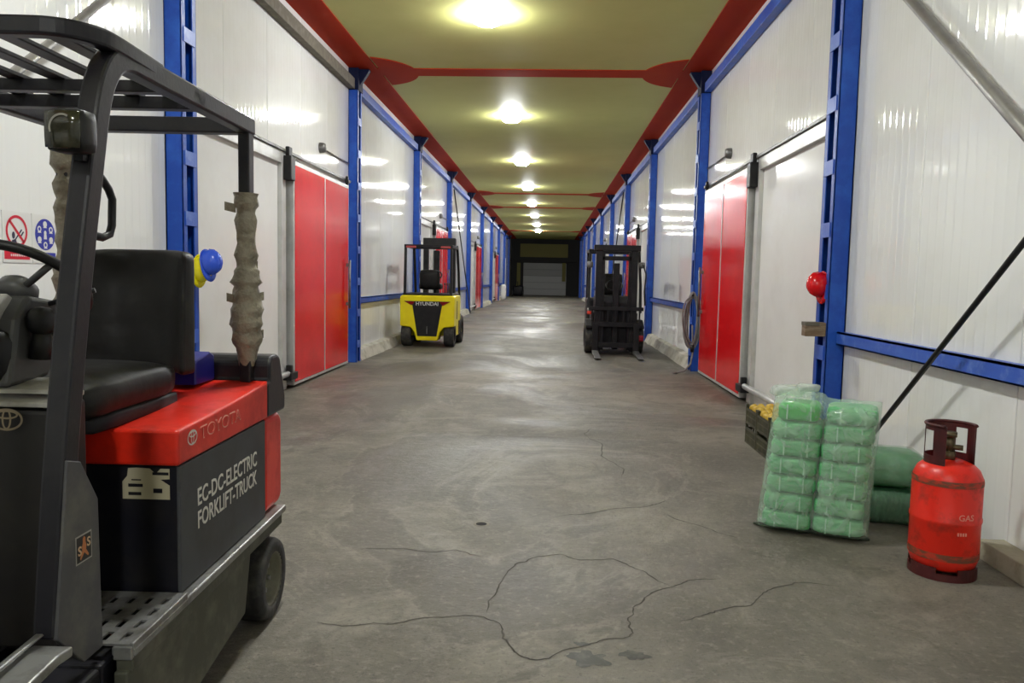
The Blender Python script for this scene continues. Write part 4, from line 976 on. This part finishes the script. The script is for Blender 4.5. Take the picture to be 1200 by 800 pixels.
bm = B(); cyl(bm, (-.04, .1, 1.2), (-.04, -.12, 1.22), .012, n=8); cyl(bm, (-.01, -.05, .33), (-.01, -.05, .44), .03, n=8); obj('hanger', bm, M_black, hs)

# ================================================================== SAFETY SIGNS
M_sgnw = mat('sign_white', (.74, .74, .72, 1), .35); M_sgnr = mat('sign_red', srgb(206, 24, 52), .4); M_sgnb = mat('sign_blue', srgb(36, 50, 160), .4); M_sgnk = mat('sign_black', (.02, .02, .06, 1), .5)
def sign(yc, w_, label):
    e_ = empty('safety_sign', (XL+.001, yc, 1.625), 0, label, 'sign')
    bm = B(); box(bm, 0, .004, -w_/2, w_/2, -.165, .145); obj('board', bm, M_sgnw, e_); return e_, basis((.0046, 0, 0), (0, 1, 0), (0, 0, 1))
e_, MS = sign(4.655, .25, 'white no smoking sign with a red ring on the left wall')
bm = B(); disc_flat(bm, (-.03, .0), .014, .022, MS); poly_flat(bm, [(-.045, -.03), (-.01, -.02), (.0, -.045), (-.02, -.066), (-.045, -.06)], MS, .0002); poly_flat(bm, [(-.025, -.03), (-.012, -.03), (.05, .035), (.042, .042)], MS, .0002); poly_flat(bm, [(.02, -.012), (.03, -.018), (.066, .022), (.058, .03)], MS, .0002); obj('cigarette_mark', bm, M_sgnk, e_)
bm = B(); ring_flat(bm, (0, .025), .098, .098, .017, MS, .0008); poly_flat(bm, [(-.069, .082), (-.056, .094), (.069, -.032), (.056, -.044)], MS, .0008); obj('prohibition_ring', bm, M_sgnr, e_)
bm = B(); poly_flat(bm, [(-.115, -.145), (.115, -.145), (.115, -.095), (-.115, -.095)], MS, .0004); obj('red_strip', bm, M_sgnr, e_)
bm = B()
for i in range(9): poly_flat(bm, [(-.06+i*.017, -.127), (-.049+i*.017, -.127), (-.049+i*.017, -.113), (-.06+i*.017, -.113)], MS, .001)
obj('strip_print', bm, M_sgnw, e_)
e_, MS = sign(4.925, .25, 'white sign with a blue disc of protective gear symbols on the left wall')
bm = B(); disc_flat(bm, (0, .02), .10, .10, MS, .0004); obj('blue_disc', bm, M_sgnb, e_)
bm = B()
for a in range(0, 360, 60):
    cx, cy = .066*math.sin(math.radians(a)), .02+.066*math.cos(math.radians(a))
    disc_flat(bm, (cx, cy), .02, .02, MS, .0008, 12); poly_flat(bm, [(cx-.018, cy-.024), (cx+.018, cy-.024), (cx+.01, cy-.008), (cx-.01, cy-.008)], MS, .0009)
disc_flat(bm, (0, .03), .013, .016, MS, .0008, 12); poly_flat(bm, [(-.016, -.01), (.016, -.01), (.012, .02), (-.012, .02)], MS, .0009); obj('symbols', bm, M_sgnw, e_)
bm = B()
for a in range(60, 330, 120):
    cx, cy = .066*math.sin(math.radians(a)), .02+.066*math.cos(math.radians(a)); disc_flat(bm, (cx, cy), .01, .011, MS, .0013, 10)
obj('symbol_details', bm, M_sgnb, e_)
bm = B(); poly_flat(bm, [(-.10, -.135), (.10, -.135), (.10, -.095), (-.10, -.095)], MS, .0004); obj('blue_strip', bm, M_sgnb, e_)

# ================================================================== FAR END
dk = empty('pallet_truck', (-2.45, 61.5, 0), 0, 'dark machine standing in the shadow at the far left end', 'machine')
bm = B(); rbox(bm, (0, 0, .45), (.9, .7, .8), .2, 4, jitter=.05, seed=3); obj('machine_body', bm, M_tdark, dk)
bm = B(); cyl(bm, (-.46, -.2, .22), (-.38, -.2, .22), .22, n=16); cyl(bm, (.38, -.2, .22), (.46, -.2, .22), .22, n=16); obj('machine_wheel', bm, M_rubber, dk)
bm = B(); cyl(bm, (0, -.35, .7), (0, -.5, 1.15), .03); obj('machine_handle', bm, M_black, dk)
tt_ = empty('white_sack', (-2.95, 50.6, 0), 0, 'white sack standing far along the left wall', 'sack')
bm = B(); rbox(bm, (0, 0, .5), (.3, .45, 1.0), .12, 5, jitter=.04, seed=6); obj('sack_body', bm, M_white, tt_)
